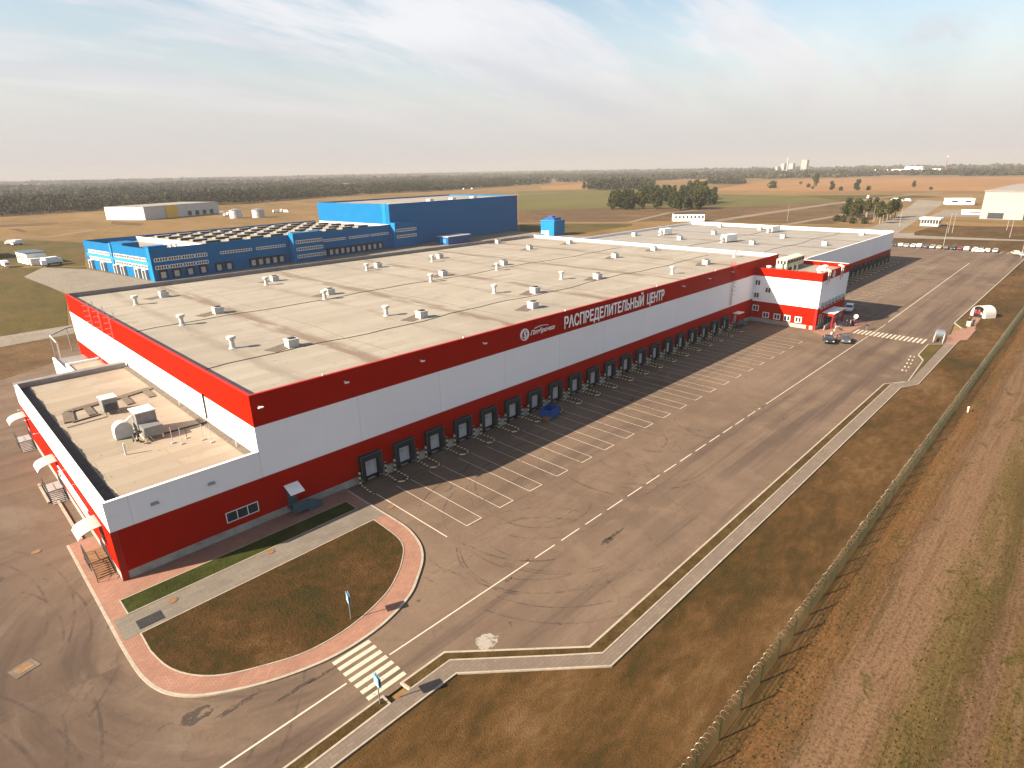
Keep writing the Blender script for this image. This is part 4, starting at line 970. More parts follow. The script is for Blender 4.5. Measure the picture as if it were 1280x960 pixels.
for k, (x, y, lab) in enumerate(((129.5, -12.0, 'white mushroom vent beside the conical cowl on the office roof'), (121.0, -2.4, 'white mushroom vent at the warehouse corner of the office roof'))):
    v_ = thing('roof_vent', lab, 'vent', (x, y, 11.7))
    MB().lathe(0, 0, [(0.3, 0), (0.3, 0.9)], 10).build('pipe', M_lgrey, v_, local=True)
    MB().lathe(0, 0, [(0.3, 0.9), (0.62, 1.05), (0.62, 1.3), (0.1, 1.45)], 12).build('cap', M_white, v_, local=True)

# ------------------------------------------------------------------ blue warehouses behind (built in their own axes: u along the docks, v away)
M_lblue = plain('light_blue_panels', (0.006, 0.15, 0.36), 0.5, var=0.05, scale=0.2, spec=0.06)
M_blue = plain('deep_blue_panels', (0.003, 0.105, 0.265), 0.5, var=0.08, scale=0.2, spec=0.06)
BL = (42.2, 182.3, 0); BR = R(7)
bw = thing('blue_warehouse', 'long low blue warehouse with ribbon windows and rows of roof skylights', 'warehouse', BL, BR)
MB().box(0, 0, 0, 111.4, 0.3, 11.2).build('dock_wall', M_blue, bw, local=True)
MB().box(0, 0.301, 0, 0.3, 60.5, 11.2).build('front_wall', M_blue, bw, local=True)
MB().box(0, 60.501, 0, 111.4, 60.8, 11.2).build('rear_wall', M_blue, bw, local=True)
MB().box(0.301, 0.301, 8.6, 20, 60.5, 9.2).build('roof', M_roof2, bw, local=True)
rf2 = MB().box(20.31, 0.301, 9.6, 111.4, 60.5, 10.3).build('roof', M_roof, bw, local=True)
MB().box(20.001, 0.301, 9.201, 20.3, 60.5, 11.0).build('parapet', M_white, bw, local=True)
MB().box(0.6, 24, 9.201, 6.5, 34.5, 11.9).build('stair_tower', M_blue, bw, local=True)
MB().box(0.6, 2.0, 9.201, 7.0, 6.0, 11.9).build('stair_tower', M_blue, bw, local=True)
for k in range(4): MB().lathe(9+2.2*k, 12+k*0.8, [(0.5, 9.2), (0.5, 10.4), (0.8, 10.6), (0.8, 11.0), (0.1, 11.2)], 10).build('roof_vent', M_white, bw, local=True)
MB().box(-0.35, -0.2, 0, -0.003, 2.2, 11.5).build('corner_pier', M_lblue, bw, local=True)
MB().box(-0.35, 33.0, 0, -0.003, 34.2, 11.6).build('front_pier', M_skyblue, bw, local=True)
MB().box(-0.2, 2.3, 5.3, -0.004, 59, 6.5).build('spandrel', M_skyblue, bw, local=True)
def ribbon_window(root, a0, a1, z0, z1, side, n):
    """side 'd': on the dock face (v = 0); 'f': on the front face (u = 0); off: how far the wall stands out"""
    fr, gl = MB(), MB(); L = (a1-a0)/n
    def bx(mb, a, b, z0_, z1_, d0, d1):
        if side[0] == 'd': mb.box(a, -d1-side[1], z0_, b, -d0-side[1], z1_)
        else: mb.box(-d1-side[1], a, z0_, -d0-side[1], b, z1_)
    bx(fr, a0, a1, z0, z0+0.16, 0.003, 0.12); bx(fr, a0, a1, z1-0.16, z1, 0.003, 0.12)
    for k in range(n+1): bx(fr, a0+L*k-0.10, a0+L*k+0.10, z0+0.161, z1-0.161, 0.003, 0.11)
    bx(gl, a0, a1, z0+0.1, z1-0.1, 0.002, 0.05)
    f = fr.build('window', M_white, root, local=True); gl.build('pane', M_glass, f, local=True)
for z0, z1 in ((6.6, 7.9), (3.9, 5.2)):
    for a, b in ((0.9, 5.4), (5.8, 10.2), (10.6, 15.0), (15.4, 19.8)): ribbon_window(bw, a, b, z0, z1, ('d', 0), 5)
    for a, b in ((4, 16.5), (17.5, 32), (36, 47), (48, 57)): ribbon_window(bw, a, b, z0, z1, ('f', 0), 10)
for a, b in ((25, 38), (40, 53), (72, 84), (86, 98), (99, 110)): ribbon_window(bw, a, b, 6.7, 7.7, ('d', 0), 12)
for u0, top in ((55.2, 11.9), (111.6, 11.9)):
    tw = MB().box(u0, -3.2, 0, u0+14.5, -0.002, top).build('office_bay', M_blue, bw, local=True)
    MB().box(u0-0.2, -3.3, 0, u0-0.002, -0.002, top+0.1).build('bay_pier', M_lblue, bw, local=True)
    for z in (1.6, 4.6, 7.6):
        if u0 > 100 and z < 2: continue
        ribbon_window(bw, u0+1.0, u0+14.0, z, z+1.3, ('d', 3.2), 12)
def bdock(u):
    f = MB().box(u-1.5, -0.5, 0.6, u-1.0, -0.003, 3.6).box(u+1.0, -0.5, 0.6, u+1.5, -0.003, 3.6).box(u-1.5, -0.5, 3.0, u+1.5, -0.003, 3.7).build('dock_shelter', M_dark, bw, local=True)
    MB().box(u-0.99, -0.1, 0.8, u+0.99, -0.004, 2.99).build('dock_door', M_lgrey, f, local=True)
    return f
bd0 = bdock(3.0)
for u in (7.7, 12.6, 17.5, 23.6, 27.6, 37.8, 41.0, 44.1, 47.4, 50.5, 71.9, 75.5, 78.5, 81.7, 84.7, 87.7, 91, 94, 97.4, 100.6, 104): dup_part(bd0, bw, u-3.0)
for k in (0, 1, 3, 4, 6, 8):
    v = 5+6.2*k
    f = MB().box(-0.9, v, 0.3, -0.003, v+0.5, 3.4).box(-0.9, v+2.6, 0.3, -0.003, v+3.1, 3.4).box(-0.9, v, 3.4, -0.003, v+3.1, 3.7).build('dock_shelter', M_lgrey, bw, local=True)
    MB().box(-0.2, v+0.51, 0.3, -0.004, v+2.59, 3.39).build('dock_door', M_grey, f, local=True)
M_sky = plain('skylight_curb', (0.17, 0.16, 0.145), 0.6)
s0 = None
for i in range(9):
    for j in range(5):
        u, v = 27.5+9.3*i, 10.0+10.4*j
        if s0 is None:
            s0 = MB().box(u-3.0, v-1.3, 10.3, u+3.0, v+1.3, 11.25).build('skylight', M_sky, rf2, local=True); su = (u, v)
            s0.parent = bw
            MB().box(u-2.8, v-1.36, 10.45, u+2.8, v-1.302, 11.15).build('glazing', M_dark, s0, local=True)
        else: dup_part(s0, bw, u-su[0], v-su[1])
# tall hall
th = thing('tall_blue_hall', 'tall windowless blue hall, bright on its sunlit end', 'warehouse', BL, BR)
MB().box(111.5, 0.0, 0, 215.6, 0.35, 20.7).build('side_wall', M_blue_x if False else M_blue, th, local=True)
MB().box(111.5, 0.351, 0, 111.85, 56.6, 20.7).build('end_wall', M_blue, th, local=True)
MB().box(111.5, 56.601, 0, 215.6, 56.9, 20.7).box(215.25, 0.351, 0, 215.6, 56.6, 20.7).build('rear_wall', M_blue, th, local=True)
MB().box(111.86, 0.36, 19.3, 215.24, 56.6, 20.0).build('roof', M_roof2, th, local=True)
MB().box(111.4, -0.06, 20.702, 215.7, 0.42, 20.8).build('coping', M_white, th, local=True)
MB().box(111.40, 2.5, 0.0, 111.498, 5.0, 20.7).build('corner_stripe', M_lblue, th, local=True)
MB().box(111.3, 0.5, 10.3, 111.497, 56.5, 11.2).build('base_flashing', M_lgrey, th, local=True)
for k in range(10): MB().box(111.9, -0.12, 10.2+1.02*k, 215.4, -0.004, 10.30+1.02*k).build('rail', M_blue, th, local=True) if k % 3 == 1 else None
for k in range(3): MB().box(150+18*k, 10, 20.01, 153+18*k, 13, 21.2).build('roof_unit', M_lgrey, th, local=True)

def kiosk(name, label, x, y, rz, sx, sy, h, parts):
    t = thing(name, label, 'kiosk', (x, y, 0), rz)
    MB().box(-sx/2, -sy/2, 0, sx/2, sy/2, h).build('wall', parts[0], t, local=True)
    MB().box(-sx/2-0.3, -sy/2-0.3, h+0.002, sx/2+0.3, sy/2+0.3, h+0.3).build('roof', parts[1], t, local=True)
    return t
k1 = kiosk('pump_house', 'blue plant house with roof units, nearest the white parapet', 246, 171, BR, 11, 9, 8.0, (M_lblue, M_skyblue))
MB().box(-4, -3.5, 8.302, 3, 3.0, 9.6).box(-2, -1, 9.602, 1, 2, 10.4).build('roof_unit', M_bluep, k1, local=True)
MB().box(-5.6, -1.0, 0, -5.503, 1.6, 2.8).build('door', M_white, k1, local=True)
MB().box(-5.54, 2.2, 1.0, -5.503, 4.0, 2.6).build('window', M_white, k1, local=True)
k2 = kiosk('pump_house', 'low blue shed with pale flat roof in front of the tall blue hall', 186, 187, BR, 17, 7, 3.6, (M_bluep, M_lgrey))
MB().box(-8.54, -2, 0.6, -8.503, 2, 2.8).build('door', M_skyblue, k2, local=True)

# ------------------------------------------------------------------ other buildings across the plain
hw = thing('yellow_banded_hall', 'long white hall with an ochre wall section in front of the forest', 'warehouse', (141, 547, 0))
def oblong(root, name_wall, A, B, depth, h, mw, mside, roof, left):
    """hall from its front corner A along AB with a depth; local to world coordinates"""
    A, B = Vector(A), Vector(B); t = (B-A).normalized(); q = Vector((-t.y, t.x))*(1 if left else -1)
    C, D = B+q*depth, A+q*depth
    th_ = 0.4
    def wall(nm, p, r, m):
        tt = (r-p).normalized(); qq = Vector((-tt.y, tt.x))*0.2
        MB().prism([tuple(p-qq), tuple(r-qq), tuple(r+qq), tuple(p+qq)], 0, h).build(nm, m, root)
    wall(name_wall, A, B, mw); wall('end_wall', A+q*0.25, D-q*0.25, mside); wall('rear_wall', D, C, mw); wall('end_wall', B+q*0.25, C-q*0.25, mside)
    MB().prism([tuple(A), tuple(B), tuple(C), tuple(D)], h+0.003, h+0.5).build('roof', roof, root)
    return t, q
t, q = oblong(hw, 'front_wall', (141, 547), (218, 585), 45, 10.5, M_lgrey, M_white, M_roof2, True)
A = Vector((141, 547)); pq = Vector((t.y, -t.x))*0.3
MB().prism([tuple(A+t*22+pq), tuple(A+t*35+pq), tuple(A+t*35+pq*3), tuple(A+t*22+pq*3)], 0, 10.5).build('yellow_section', M_yellow, hw)
for k in range(4): MB().prism([tuple(A+t*(47+9*k)+pq), tuple(A+t*(51+9*k)+pq), tuple(A+t*(51+9*k)+pq*2), tuple(A+t*(47+9*k)+pq*2)], 0.5, 4.5).build('dock_door', M_dark, hw)
for x, y, lab in ((199, 497, 'ribbed grey silo, left of the two by the white hall'), (213, 483, 'ribbed grey silo, right of the two by the white hall')):
    t_ = thing('silo', lab, 'silo', (x, y, 0))
    pr = [(5.0 if i % 2 else 5.2, i*0.55) for i in range(13)]
    MB().lathe(0, 0, pr, 20).build('shell', M_lgrey, t_, local=True)
    MB().lathe(0, 0, [(5.3, 6.61), (0.6, 8.0)], 20).build('cone_roof', M_steel, t_, local=True)
M_pale = plain('pale_grey_panels', (0.225, 0.222, 0.22), 0.6, var=0.06, scale=0.1)
rw = thing('grey_hall', 'large pale grey hall with higher rear part at the right edge', 'warehouse', (476, -17, 0))
MB().box(480, -70, 0, 640, 6, 17).build('wall', M_pale, rw); MB().box(479.5, -70.5, 17.003, 640.5, 6.5, 17.5).build('roof', M_roof2, rw)
MB().box(520, -110, 0, 700, -20, 22).build('rear_block', M_pale, rw)
MB().box(479.8, -22, 0, 479.99, -16, 5).build('gate', M_dark, rw); MB().box(479.7, -6, 0.5, 479.99, 2, 4).build('window', M_glass, rw)
gh = thing('guard_house', 'glazed guard house with broad white flat roof beside the far road', 'guard house', (413, 20, 0))
MB().box(409, 15.5, 0, 417, 24.5, 1.2).build('wall', M_white, gh); MB().box(409.1, 15.6, 1.203, 416.9, 24.4, 3.6).build('glazing', M_glass, gh)
MB().box(408.4, 14.8, 3.603, 417.6, 25.2, 4.6).build('roof', M_white, gh)
mu = MB()
for k in range(7): mu.box(409.02, 15.55+1.45*k, 1.21, 409.09, 15.7+1.45*k, 3.59)
mu.build('mullion', M_white, gh)
def barrack(name, label, pts, h, mw, mr, cat='building', nwin=6):
    t = thing(name, label, cat, (*pts[0], 0)); A, B = Vector(pts[0]), Vector(pts[1]); d_ = (B-A).normalized(); q = Vector((-d_.y, d_.x))
    if q.x < 0: q = -q
    dp = q*pts[2]
    MB().prism([tuple(A), tuple(B), tuple(B+dp), tuple(A+dp)], 0, h).build('wall', mw, t)
    e = d_*0.4; f = q*0.4
    MB().prism([tuple(A-e-f), tuple(B+e-f), tuple(B+dp+e+f), tuple(A+dp-e+f)], h+0.003, h+0.35).build('roof', mr, t)
    L = (B-A).length
    for k in range(nwin):
        a = A+d_*(L*(k+0.3)/nwin)-q*0.06; b = A+d_*(L*(k+0.75)/nwin)-q*0.06
        MB().prism([tuple(a), tuple(b), tuple(b+q*0.055), tuple(a+q*0.055)], h*0.4, h*0.72).build('window', M_glass, t)
    return t
barrack('long_shed', 'long low cream shed left of the pale grey hall', ((638, 51), (646, 33), 12), 5.0, M_white, M_lgrey, nwin=2)
barrack('site_cabin', 'low cream cabin by the yard of the pale grey hall', ((520, 22), (520, 7), 6), 2.6, M_white, M_white, nwin=1)
lg_ = barrack('gate_lodge', 'white two storey gate lodge with blue roof at the far left', ((19.5, 277), (17.8, 292), 7), 4.6, M_white, M_teal, nwin=5)
MB().box(19.8, 272, 0, 24.0, 276.4, 2.8).build('side_wing', M_lgrey, lg_)
barrack('grey_shed', 'flat grey shed cut by the left edge of the photo', ((4, 318), (2, 345), 10), 4.5, M_lgrey, M_lgrey, nwin=2)
tb = barrack('white_pavilion', 'low white pavilion with dark eaves beyond the rear hall', ((361, 160), (374, 144), 7), 5.0, M_white, M_dark, nwin=8)
# the far town and works on the horizon
fx = thing('grain_elevator', 'cluster of tall pale works towers with a dark chimney on the horizon', 'factory', (3000, 1140, 0))
def fbox(nm, px, y, w_, h, m): MB().box(px, y-w_/2, 0, px+26, y+w_/2, h).build(nm, m, fx)
fbox('tower', 2960, 1128, 12, 30, M_pale); fbox('tower', 2990, 1112, 16, 44, M_pale); fbox('tower', 2990, 1074, 20, 44, M_pale); fbox('tower', 3090, 1052, 26, 58, M_pale)
MB().lathe(3000, 1093, [(4, 0), (3, 72)], 10).build('chimney', M_grey, fx); fbox('hall', 2940, 1088, 34, 14, M_white)
wl = thing('white_works', 'long white works building on the right of the horizon, before its thin red mast', 'factory', (2480, 480, 0))
MB().box(2480, 395, 0, 2520, 590, 16).build('hall', M_white, wl); MB().box(2485, 450, 16, 2515, 500, 24).build('raised_part', M_white, wl)
ms = thing('radio_mast', 'thin reddish mast at the right end of the long white works', 'mast', (2500, 385, 0))
MB().lathe(0, 0, [(1.6, 0), (0.7, 50)], 8).build('shaft', M_brownp, ms, local=True); MB().lathe(0, 0, [(1.6, 52.001), (1.6, 55)], 8).build('top_section', M_white, ms, local=True)

# ------------------------------------------------------------------ vegetation
nr = np.random.default_rng(11)
def leaf_cloud(centres, radii, per, size, flat=1.0):
    """many small leaf clumps (crossed quads) scattered on and in a set of ellipsoids -> verts, faces"""
    out = []
    for (c, r, k) in zip(centres, radii, per):
        d = nr.normal(size=(k, 3)); d /= np.linalg.norm(d, axis=1)[:, None]
        d *= (nr.uniform(0.25, 1.0, (k, 1)))**0.45
        p = np.array(c)+d*np.array(r)*nr.uniform(0.82, 1.15, (k, 1))
        a = nr.normal(size=(k, 3)); a /= np.linalg.norm(a, axis=1)[:, None]
        b = np.cross(a, nr.normal(size=(k, 3))); b /= np.linalg.norm(b, axis=1)[:, None]
        s = size*nr.uniform(0.55, 1.25, (k, 1))
        out.append(np.stack([p-a*s-b*s*0.4, p+a*s*0.2-b*s, p+a*s+b*s*0.5, p-a*s*0.3+b*s*0.9], 1))
    q = np.concatenate(out)
    return q
def quads_mesh(name, q, m, tint=None):
    n = len(q); me = bpy.data.meshes.new(name)
    me.vertices.add(4*n); me.vertices.foreach_set('co', q.reshape(-1).astype(np.float32))
    me.loops.add(4*n); me.loops.foreach_set('vertex_index', np.arange(4*n, dtype=np.int32))
    me.polygons.add(n); me.polygons.foreach_set('loop_start', np.arange(0, 4*n, 4, dtype=np.int32))
    if tint is not None:
        at_ = me.attributes.new('tint', 'FLOAT', 'FACE'); at_.data.foreach_set('value', tint.astype(np.float32))
    me.materials.append(m); me.update(calc_edges=True); return me
def make_tree(name, label, cat, h, w_, m, bark, lean=0.0, bare=0.30, lobes=9, per=60, sz=0.55):
    t = thing(name, label, cat)
    rs = random.Random(hash(name) % 1000 if False else int(h*10+w_*7))
    tr = MB().tube([(0,0,-0.2), (lean*0.3, 0.1, h*0.25), (lean*0.7, 0.0, h*0.55), (lean, 0.1, h*0.85)], [w_*0.055, w_*0.045, w_*0.03, 0.04], 7)
    C, Q, K = [], [], []
    for k in range(lobes):
        a = rs.uniform(0, 6.283); z = h*(bare+(0.93-bare)*rs.random()); rr = w_*0.5*(1-0.55*abs((z/h-bare)/(1-bare)*2-0.8))*rs.uniform(0.3, 0.75)
        c = (lean*z/h+rr*math.cos(a), rr*math.sin(a), z); C.append(c)
        r = w_*rs.uniform(0.17, 0.30); Q.append((r, r, r*rs.uniform(0.8, 1.25))); K.append(per)
        tr.tube([(lean*0.4, 0, z*0.65), ((c[0]+lean*0.4)/2, c[1]/2, z*0.82), c], [w_*0.02, w_*0.014, 0.03], 5)
    C.append((lean*0.8, 0, h*0.86)); Q.append((w_*0.18, w_*0.18, h*0.13)); K.append(per)
    tr.build('trunk', bark, t, local=True)
    me = quads_mesh('crown', leaf_cloud(C, Q, K, sz), m)
    o = bpy.data.objects.new('crown', me); COL.objects.link(o); o.parent = t
    return t
protoA = make_tree('broadleaf_tree', 'dark broadleaf tree inside the dense grove in the green field', 'tree', 15, 11, M_leaf, M_bark, 0.3, 0.08, 15, 70, 0.75)
protoB = make_tree('broadleaf_tree', 'x', 'tree', 17, 9.5, M_leaf2, M_bark, -0.4, 0.10, 13, 70, 0.7)
protoC = make_tree('pale_trunk_tree', 'tall tree with bare pale trunk in the small copse behind the rear hall', 'tree', 14, 7.5, M_leaf3, M_pbark, 0.5, 0.34, 10)
protoD = make_tree('bush', 'x', 'bush', 4.5, 6.5, M_leaf, M_bark, 0.0, 0.05, 9, 55, 0.4)
protos = [protoA, protoB, protoC, protoD]; used = [False]*4
def plant(k, loc, sc, rz, label, group=None):
    if not used[k]:
        used[k] = True; r = protos[k]; r.location = loc; r.rotation_euler = (0,0,rz); r.scale = (sc,)*3; r['label'] = label
        if group: r['group'] = group
        return r
    return dup(protos[k], loc, rz, label, group, sc)
rs = random.Random(21)
# dense grove in the middle of the green field
GROVE = [(441.4,268.4),(471.3,200.7),(579.3,236.9),(722.8,329.9),(656.8,378.2),(521.2,326)]
def inside(p, poly):
    c = False
    for (x1, y1), (x2, y2) in zip(poly, poly[1:]+poly[:1]):
        if (y1 > p[1]) != (y2 > p[1]) and p[0] < (x2-x1)*(p[1]-y1)/(y2-y1)+x1: c = not c
    return c
def fill(poly, n, dmin):
    xs, ys = [p[0] for p in poly], [p[1] for p in poly]; out = []; tries = 0
    while len(out) < n and tries < 20000:
        tries += 1
        p = (rs.uniform(min(xs), max(xs)), rs.uniform(min(ys), max(ys)))
        if inside(p, poly) and all((p[0]-q[0])**2+(p[1]-q[1])**2 > dmin**2 for q in out): out.append(p)
    return out
for p in fill(GROVE, 95, 5.2):
    k = rs.choice((0, 0, 0, 1))
    plant(k, (*p, 0), rs.uniform(0.72, 1.08)*(1.12 if p[1] < 225 else 0.9), rs.uniform(0, 6.28), 'dark green broadleaf tree of the dense grove standing in the green field' if k == 0 else 'tall olive green tree of the dense grove standing in the green field', 'trees of the grove in the green field')
GRV2 = [(598,271.8),(618.3,267.4),(766.8,353.1),(760.8,371.3)]
for p in fill(GRV2, 14, 6): plant(1, (*p, 0), rs.uniform(0.9, 1.2), rs.uniform(0, 6.28), 'tall olive green tree of the dense grove standing in the green field', 'trees of the grove in the green field')
# copse with pale trunks behind the rear hall
for p in fill([(417.8,65.3),(407.4,37.4),(467.1,48.6),(483.3,82.3)], 16, 4.0):
    plant(2, (*p, 0), rs.uniform(0.68, 0.95), rs.uniform(0, 6.28), 'tall tree with bare pale trunk in the small copse behind the rear hall', 'trees of the small copse behind the rear hall')
for i, p in enumerate([(420.1,73.7),(415.8,68.5),(406.4,60.6),(407.1,53.9),(453.5,71.7),(465.3,81.3)]):
    if i < 4: plant(3, (*p, 0), 0.8, i*1.3, ['low round bush at the left end of the small copse', 'second low bush from the left end of the small copse', 'low bush under the left trees of the small copse', 'low bush under the middle trees of the small copse'][i])
    else: plant(0, (*p, 0), 0.8, i*2.0, ['dark tree at the left of the small copse, the one farther back', 'dark tree at the left end of the small copse, above the bushes'][i-4])
# lone trees along the orange stubble field
for i, (p, k, sc, lab) in enumerate(zip([(1032.2,362.8),(1102.8,319.6),(1080.7,323.6),(963.1,249.8),(950.7,233),(955.5,213.5),(974,204.2),(1267.6,402.8),(1104.7,176),(1006.3,135),(927.3,677),(873.7,403.9),(1007.2,290.7)],
        (3,1,3,0,3,0,3,3,0,3,0,3,3), (2.4,1.3,1.2,0.8,1.1,0.95,1.2,1.0,0.6,0.8,0.8,1.1,0.8),
        ('broad dark bush alone at the near edge of the stubble field', 'tall narrow tree standing out against the stubble field', 'bush at the foot of the tall tree by the stubble field', 'small round tree, first one right of the tall tree', 'low bush between two small trees on the stubble edge',
         'upright dark tree near the middle of the stubble edge', 'low scrub right of the upright dark tree', 'tiny bush inside the stubble field left of the tall tree', 'small tree alone above the pale cream shed', 'low bush at the right end of the stubble edge', 'single tree left of the green field strip wood', 'bush beyond the grove at the field edge', 'little shrub just below the tall tree by the stubble field'))):
    plant(k, (*p, 0), sc, i*1.7, lab)
# the forest and farther woods, which read as masses
def wood(polys, name, zbase=0.0):
    Q, Tn = [], []
    for poly, n, h, wd, per, sz, gap in polys:
        xs = np.array([p[0] for p in poly]); ys = np.array([p[1] for p in poly]); pts = []
        A = [Vector(p) for p in poly]
        while len(pts) < n:
            p = (rs.uniform(xs.min(), xs.max()), rs.uniform(ys.min(), ys.max()))
            if inside(p, poly) and (gap <= -1 or math.sin(p[0]*0.011+2.1*math.sin(p[1]*0.007))+math.sin(p[1]*0.013+1.7*math.sin(p[0]*0.009))+0.5*math.sin(p[0]*0.031+p[1]*0.023) > gap): pts.append(p)
        P = np.array(pts); hh = h*nr.uniform(0.65, 1.2, n); ww = wd*nr.uniform(0.7, 1.3, n); tt = np.clip(0.45*nr.uniform(0, 1, n)**1.3+0.33*(1+np.sin(P[:, 0]*0.017+2*np.sin(P[:, 1]*0.012)))*0.9-0.05, 0, 1); hh = hh*(1+0.22*np.sin(P[:, 0]*0.023+1.5*np.sin(P[:, 1]*0.019)))
        k = per
        d = nr.normal(size=(n, k, 3)); d /= np.linalg.norm(d, axis=2)[:, :, None]; d *= nr.uniform(0.4, 1.0, (n, k, 1))**0.5
        c = np.stack([P[:, 0], P[:, 1], hh*0.56], 1)[:, None, :]
        r = np.stack([ww/2, ww/2, hh*0.46], 1)[:, None, :]
        p = (c+d*r).reshape(-1, 3)
        a = nr.normal(size=p.shape); a /= np.linalg.norm(a, axis=1)[:, None]
        b = np.cross(a, nr.normal(size=p.shape)); b /= np.linalg.norm(b, axis=1)[:, None]
        s = (sz*nr.uniform(0.6, 1.3, (n, k, 1))*np.ones((n, k, 1))).reshape(-1, 1)
        Q.append(np.stack([p-a*s-b*s*0.4, p+a*s*0.2-b*s, p+a*s+b*s*0.5, p-a*s*0.3+b*s*0.9], 1)); Tn.append(np.repeat(tt, k))
    o = bpy.data.objects.new(name, quads_mesh(name, np.concatenate(Q), M_forest, np.concatenate(Tn))); COL.objects.link(o)
    return tag(o, kind='stuff')
F1 = [(23.3,760.3),(66.1,759.6),(178.7,778.5),(313.8,766.9),(572.1,889.7),(784.5,906.6),(1062,999.1),(1496.9,1423.1),(852.2,1333.9),(448.9,1093.5),(240,1025.9),(97,1023.3),(39.4,1008.5)]
F1b = [(65.7,1411.9),(145.6,1438.4),(335.2,1410.4),(596.4,1450.2),(1099.2,1725.7),(1755.3,1675),(2234.4,2142.1),(812.5,1972.8),(214.4,2025.6),(100.1,1938.9)]
F2 = [(1062,999.1),(1391.8,1009.3),(1712.6,892),(2680.5,1423.9),(2234.4,2142.1)]
wood([(F1, 5800, 12.5, 10, 52, 1.05, -1.3), (F1b, 2800, 12, 15, 20, 2.6, 0.25), (F2, 2400, 12, 15, 18, 2.6, 0.0)], 'forest')
wood([([(856.8,613.5),(918.1,523.1),(1133.6,651.2),(1116.2,805.4)], 420, 13, 9, 24, 1.7, -0.8), ([(1032.5,480.3),(1261.1,515.2),(1462.9,606),(1319.8,627.9)], 160, 10, 9, 18, 1.8, -0.8)], 'strip_woods')
wood([([(1771.1,924.1),(1781.3,678.8),(1993.7,447.9),(1963.2,-68.8),(2771.1,-69.9),(3150.6,1241.7),(2984.9,1591.2)], 2200, 13, 22, 14, 4.5, 0.1),
      ([(137.4,2258.6),(812.5,1972.8),(2234.4,2142.1),(2824.6,1503.1),(3858.2,2071.2),(3596.4,3470),(1327.3,3218),(243.3,3722.7)], 2600, 13, 30, 14, 6, 0.3),
      ([(272.7,4129.3),(4174.4,4033.4),(3208.7,-70.5),(3917.9,-71.5),(8691.7,8437.5),(532.4,7722.8)], 3000, 15, 70, 12, 14, 0.0)], 'distant_woods')
# weeds in the rutted strip and the dry lawns near the camera
def weeds(name, boxes, m):
    Q, Tn = [], []
    for x0, y0, x1, y1, n, h in boxes:
        p = np.stack([nr.uniform(x0, x1, n), nr.uniform(y0, y1, n), np.zeros(n)], 1)
        cl = np.sin(p[:, 0]*0.33+2*np.sin(p[:, 1]*0.4))*np.sin(p[:, 1]*0.9+1.3*np.sin(p[:, 0]*0.21))
        p = p[~((p[:, 1] < -50.6) & (p[:, 1] > -54.5))]; cl = cl[:len(p)]*0+nr.uniform(-1, 1, len(p))
        p = p[cl*0.5 > nr.uniform(-1.0, 0.9, len(p))]; n = len(p)
        a = nr.uniform(0, 6.283, n); hh = h*nr.uniform(0.4, 1.3, n); w_ = hh*nr.uniform(0.3, 0.8, n)
        dx = np.stack([np.cos(a)*w_, np.sin(a)*w_, np.zeros(n)], 1); ln = np.stack([nr.normal(0, 0.3, n)*hh, nr.normal(0, 0.3, n)*hh, hh], 1)
        Q.append(np.stack([p-dx*0.5, p+dx*0.5, p+dx*0.7+ln, p-dx*0.7+ln], 1)); Tn.append(nr.uniform(0, 1, n))
    o = bpy.data.objects.new(name, quads_mesh(name, np.concatenate(Q), m, np.concatenate(Tn))); COL.objects.link(o)
    return tag(o, kind='stuff')
weeds('weeds', [(-2, -75, 60, -47.6, 30000, 0.10), (60, -75, 150, -47.8, 12000, 0.13)], M_weed)

# ------------------------------------------------------------------ security fence with coiled wire
FY = -46.9
fe = thing('security_fence', 'long green mesh security fence topped with coiled razor wire', 'fence', (2, FY, 0))
FX0, FX1 = -30.0, 285.0
pm = None
npost = 99; dxp = (FX1-FX0)/npost
for k in range(npost+1):
    x = FX0+dxp*k
    if k >= 100: break
    if pm is None:
        pm = MB().box(x-0.04, FY-0.04, -0.05, x+0.04, FY+0.04, 1.8).tube([(x, FY, 1.8), (x, FY+0.12, 2.15)], 0.03, 4).build('post', M_wire, fe); px0 = x
    else: dup_part(pm, fe, x-px0)
ms = MB(); x = FX0
while x < FX1:
    ms.box(x, FY-0.055, 0.08, x+0.012, FY-0.043, 1.72); x += 0.2
for z in (0.1, 0.5, 0.9, 1.3, 1.7): ms.box(FX0, FY-0.075, z, FX1, FY-0.057, z+0.03)
ms.build('mesh_panel', M_wire, fe)
pts = []; turns = int((FX1-FX0)/0.55); rc = random.Random(2); rr_, ph_ = 0.25, 0.0
for i in range(turns*10):
    if i % 10 == 0: rr_ = rc.uniform(0.15, 0.26); ph_ = rc.uniform(-0.12, 0.12)
    t = i/10*6.283; pts.append((FX0+(FX1-FX0)*i/(turns*10)+ph_*math.sin(t), FY+0.02+rr_*math.cos(t), 1.97+rr_*math.sin(t)))
MB().tube(pts, 0.014, 3).build('razor_coil', M_coil, fe)
MB().box(-0.2, -0.02, 0.0, 0.0, 0.02, 0.9)
tgn = tag(MB().box(3.9, -48.3, 0.0, 4.05, -48.2, 1.15).box(3.86, -48.33, 1.151, 4.09, -48.17, 1.3).build('marker_post', M_white), 'short white marker post beside the near end of the fence', 'post')
tgn = tag(MB().box(84.5, -48.5, 0.0, 84.65, -48.35, 0.7).box(84.45, -48.55, 0.701, 84.70, -48.3, 0.85).build('marker_post', M_cream), 'short pale yellow marker post beyond the middle of the fence', 'post')

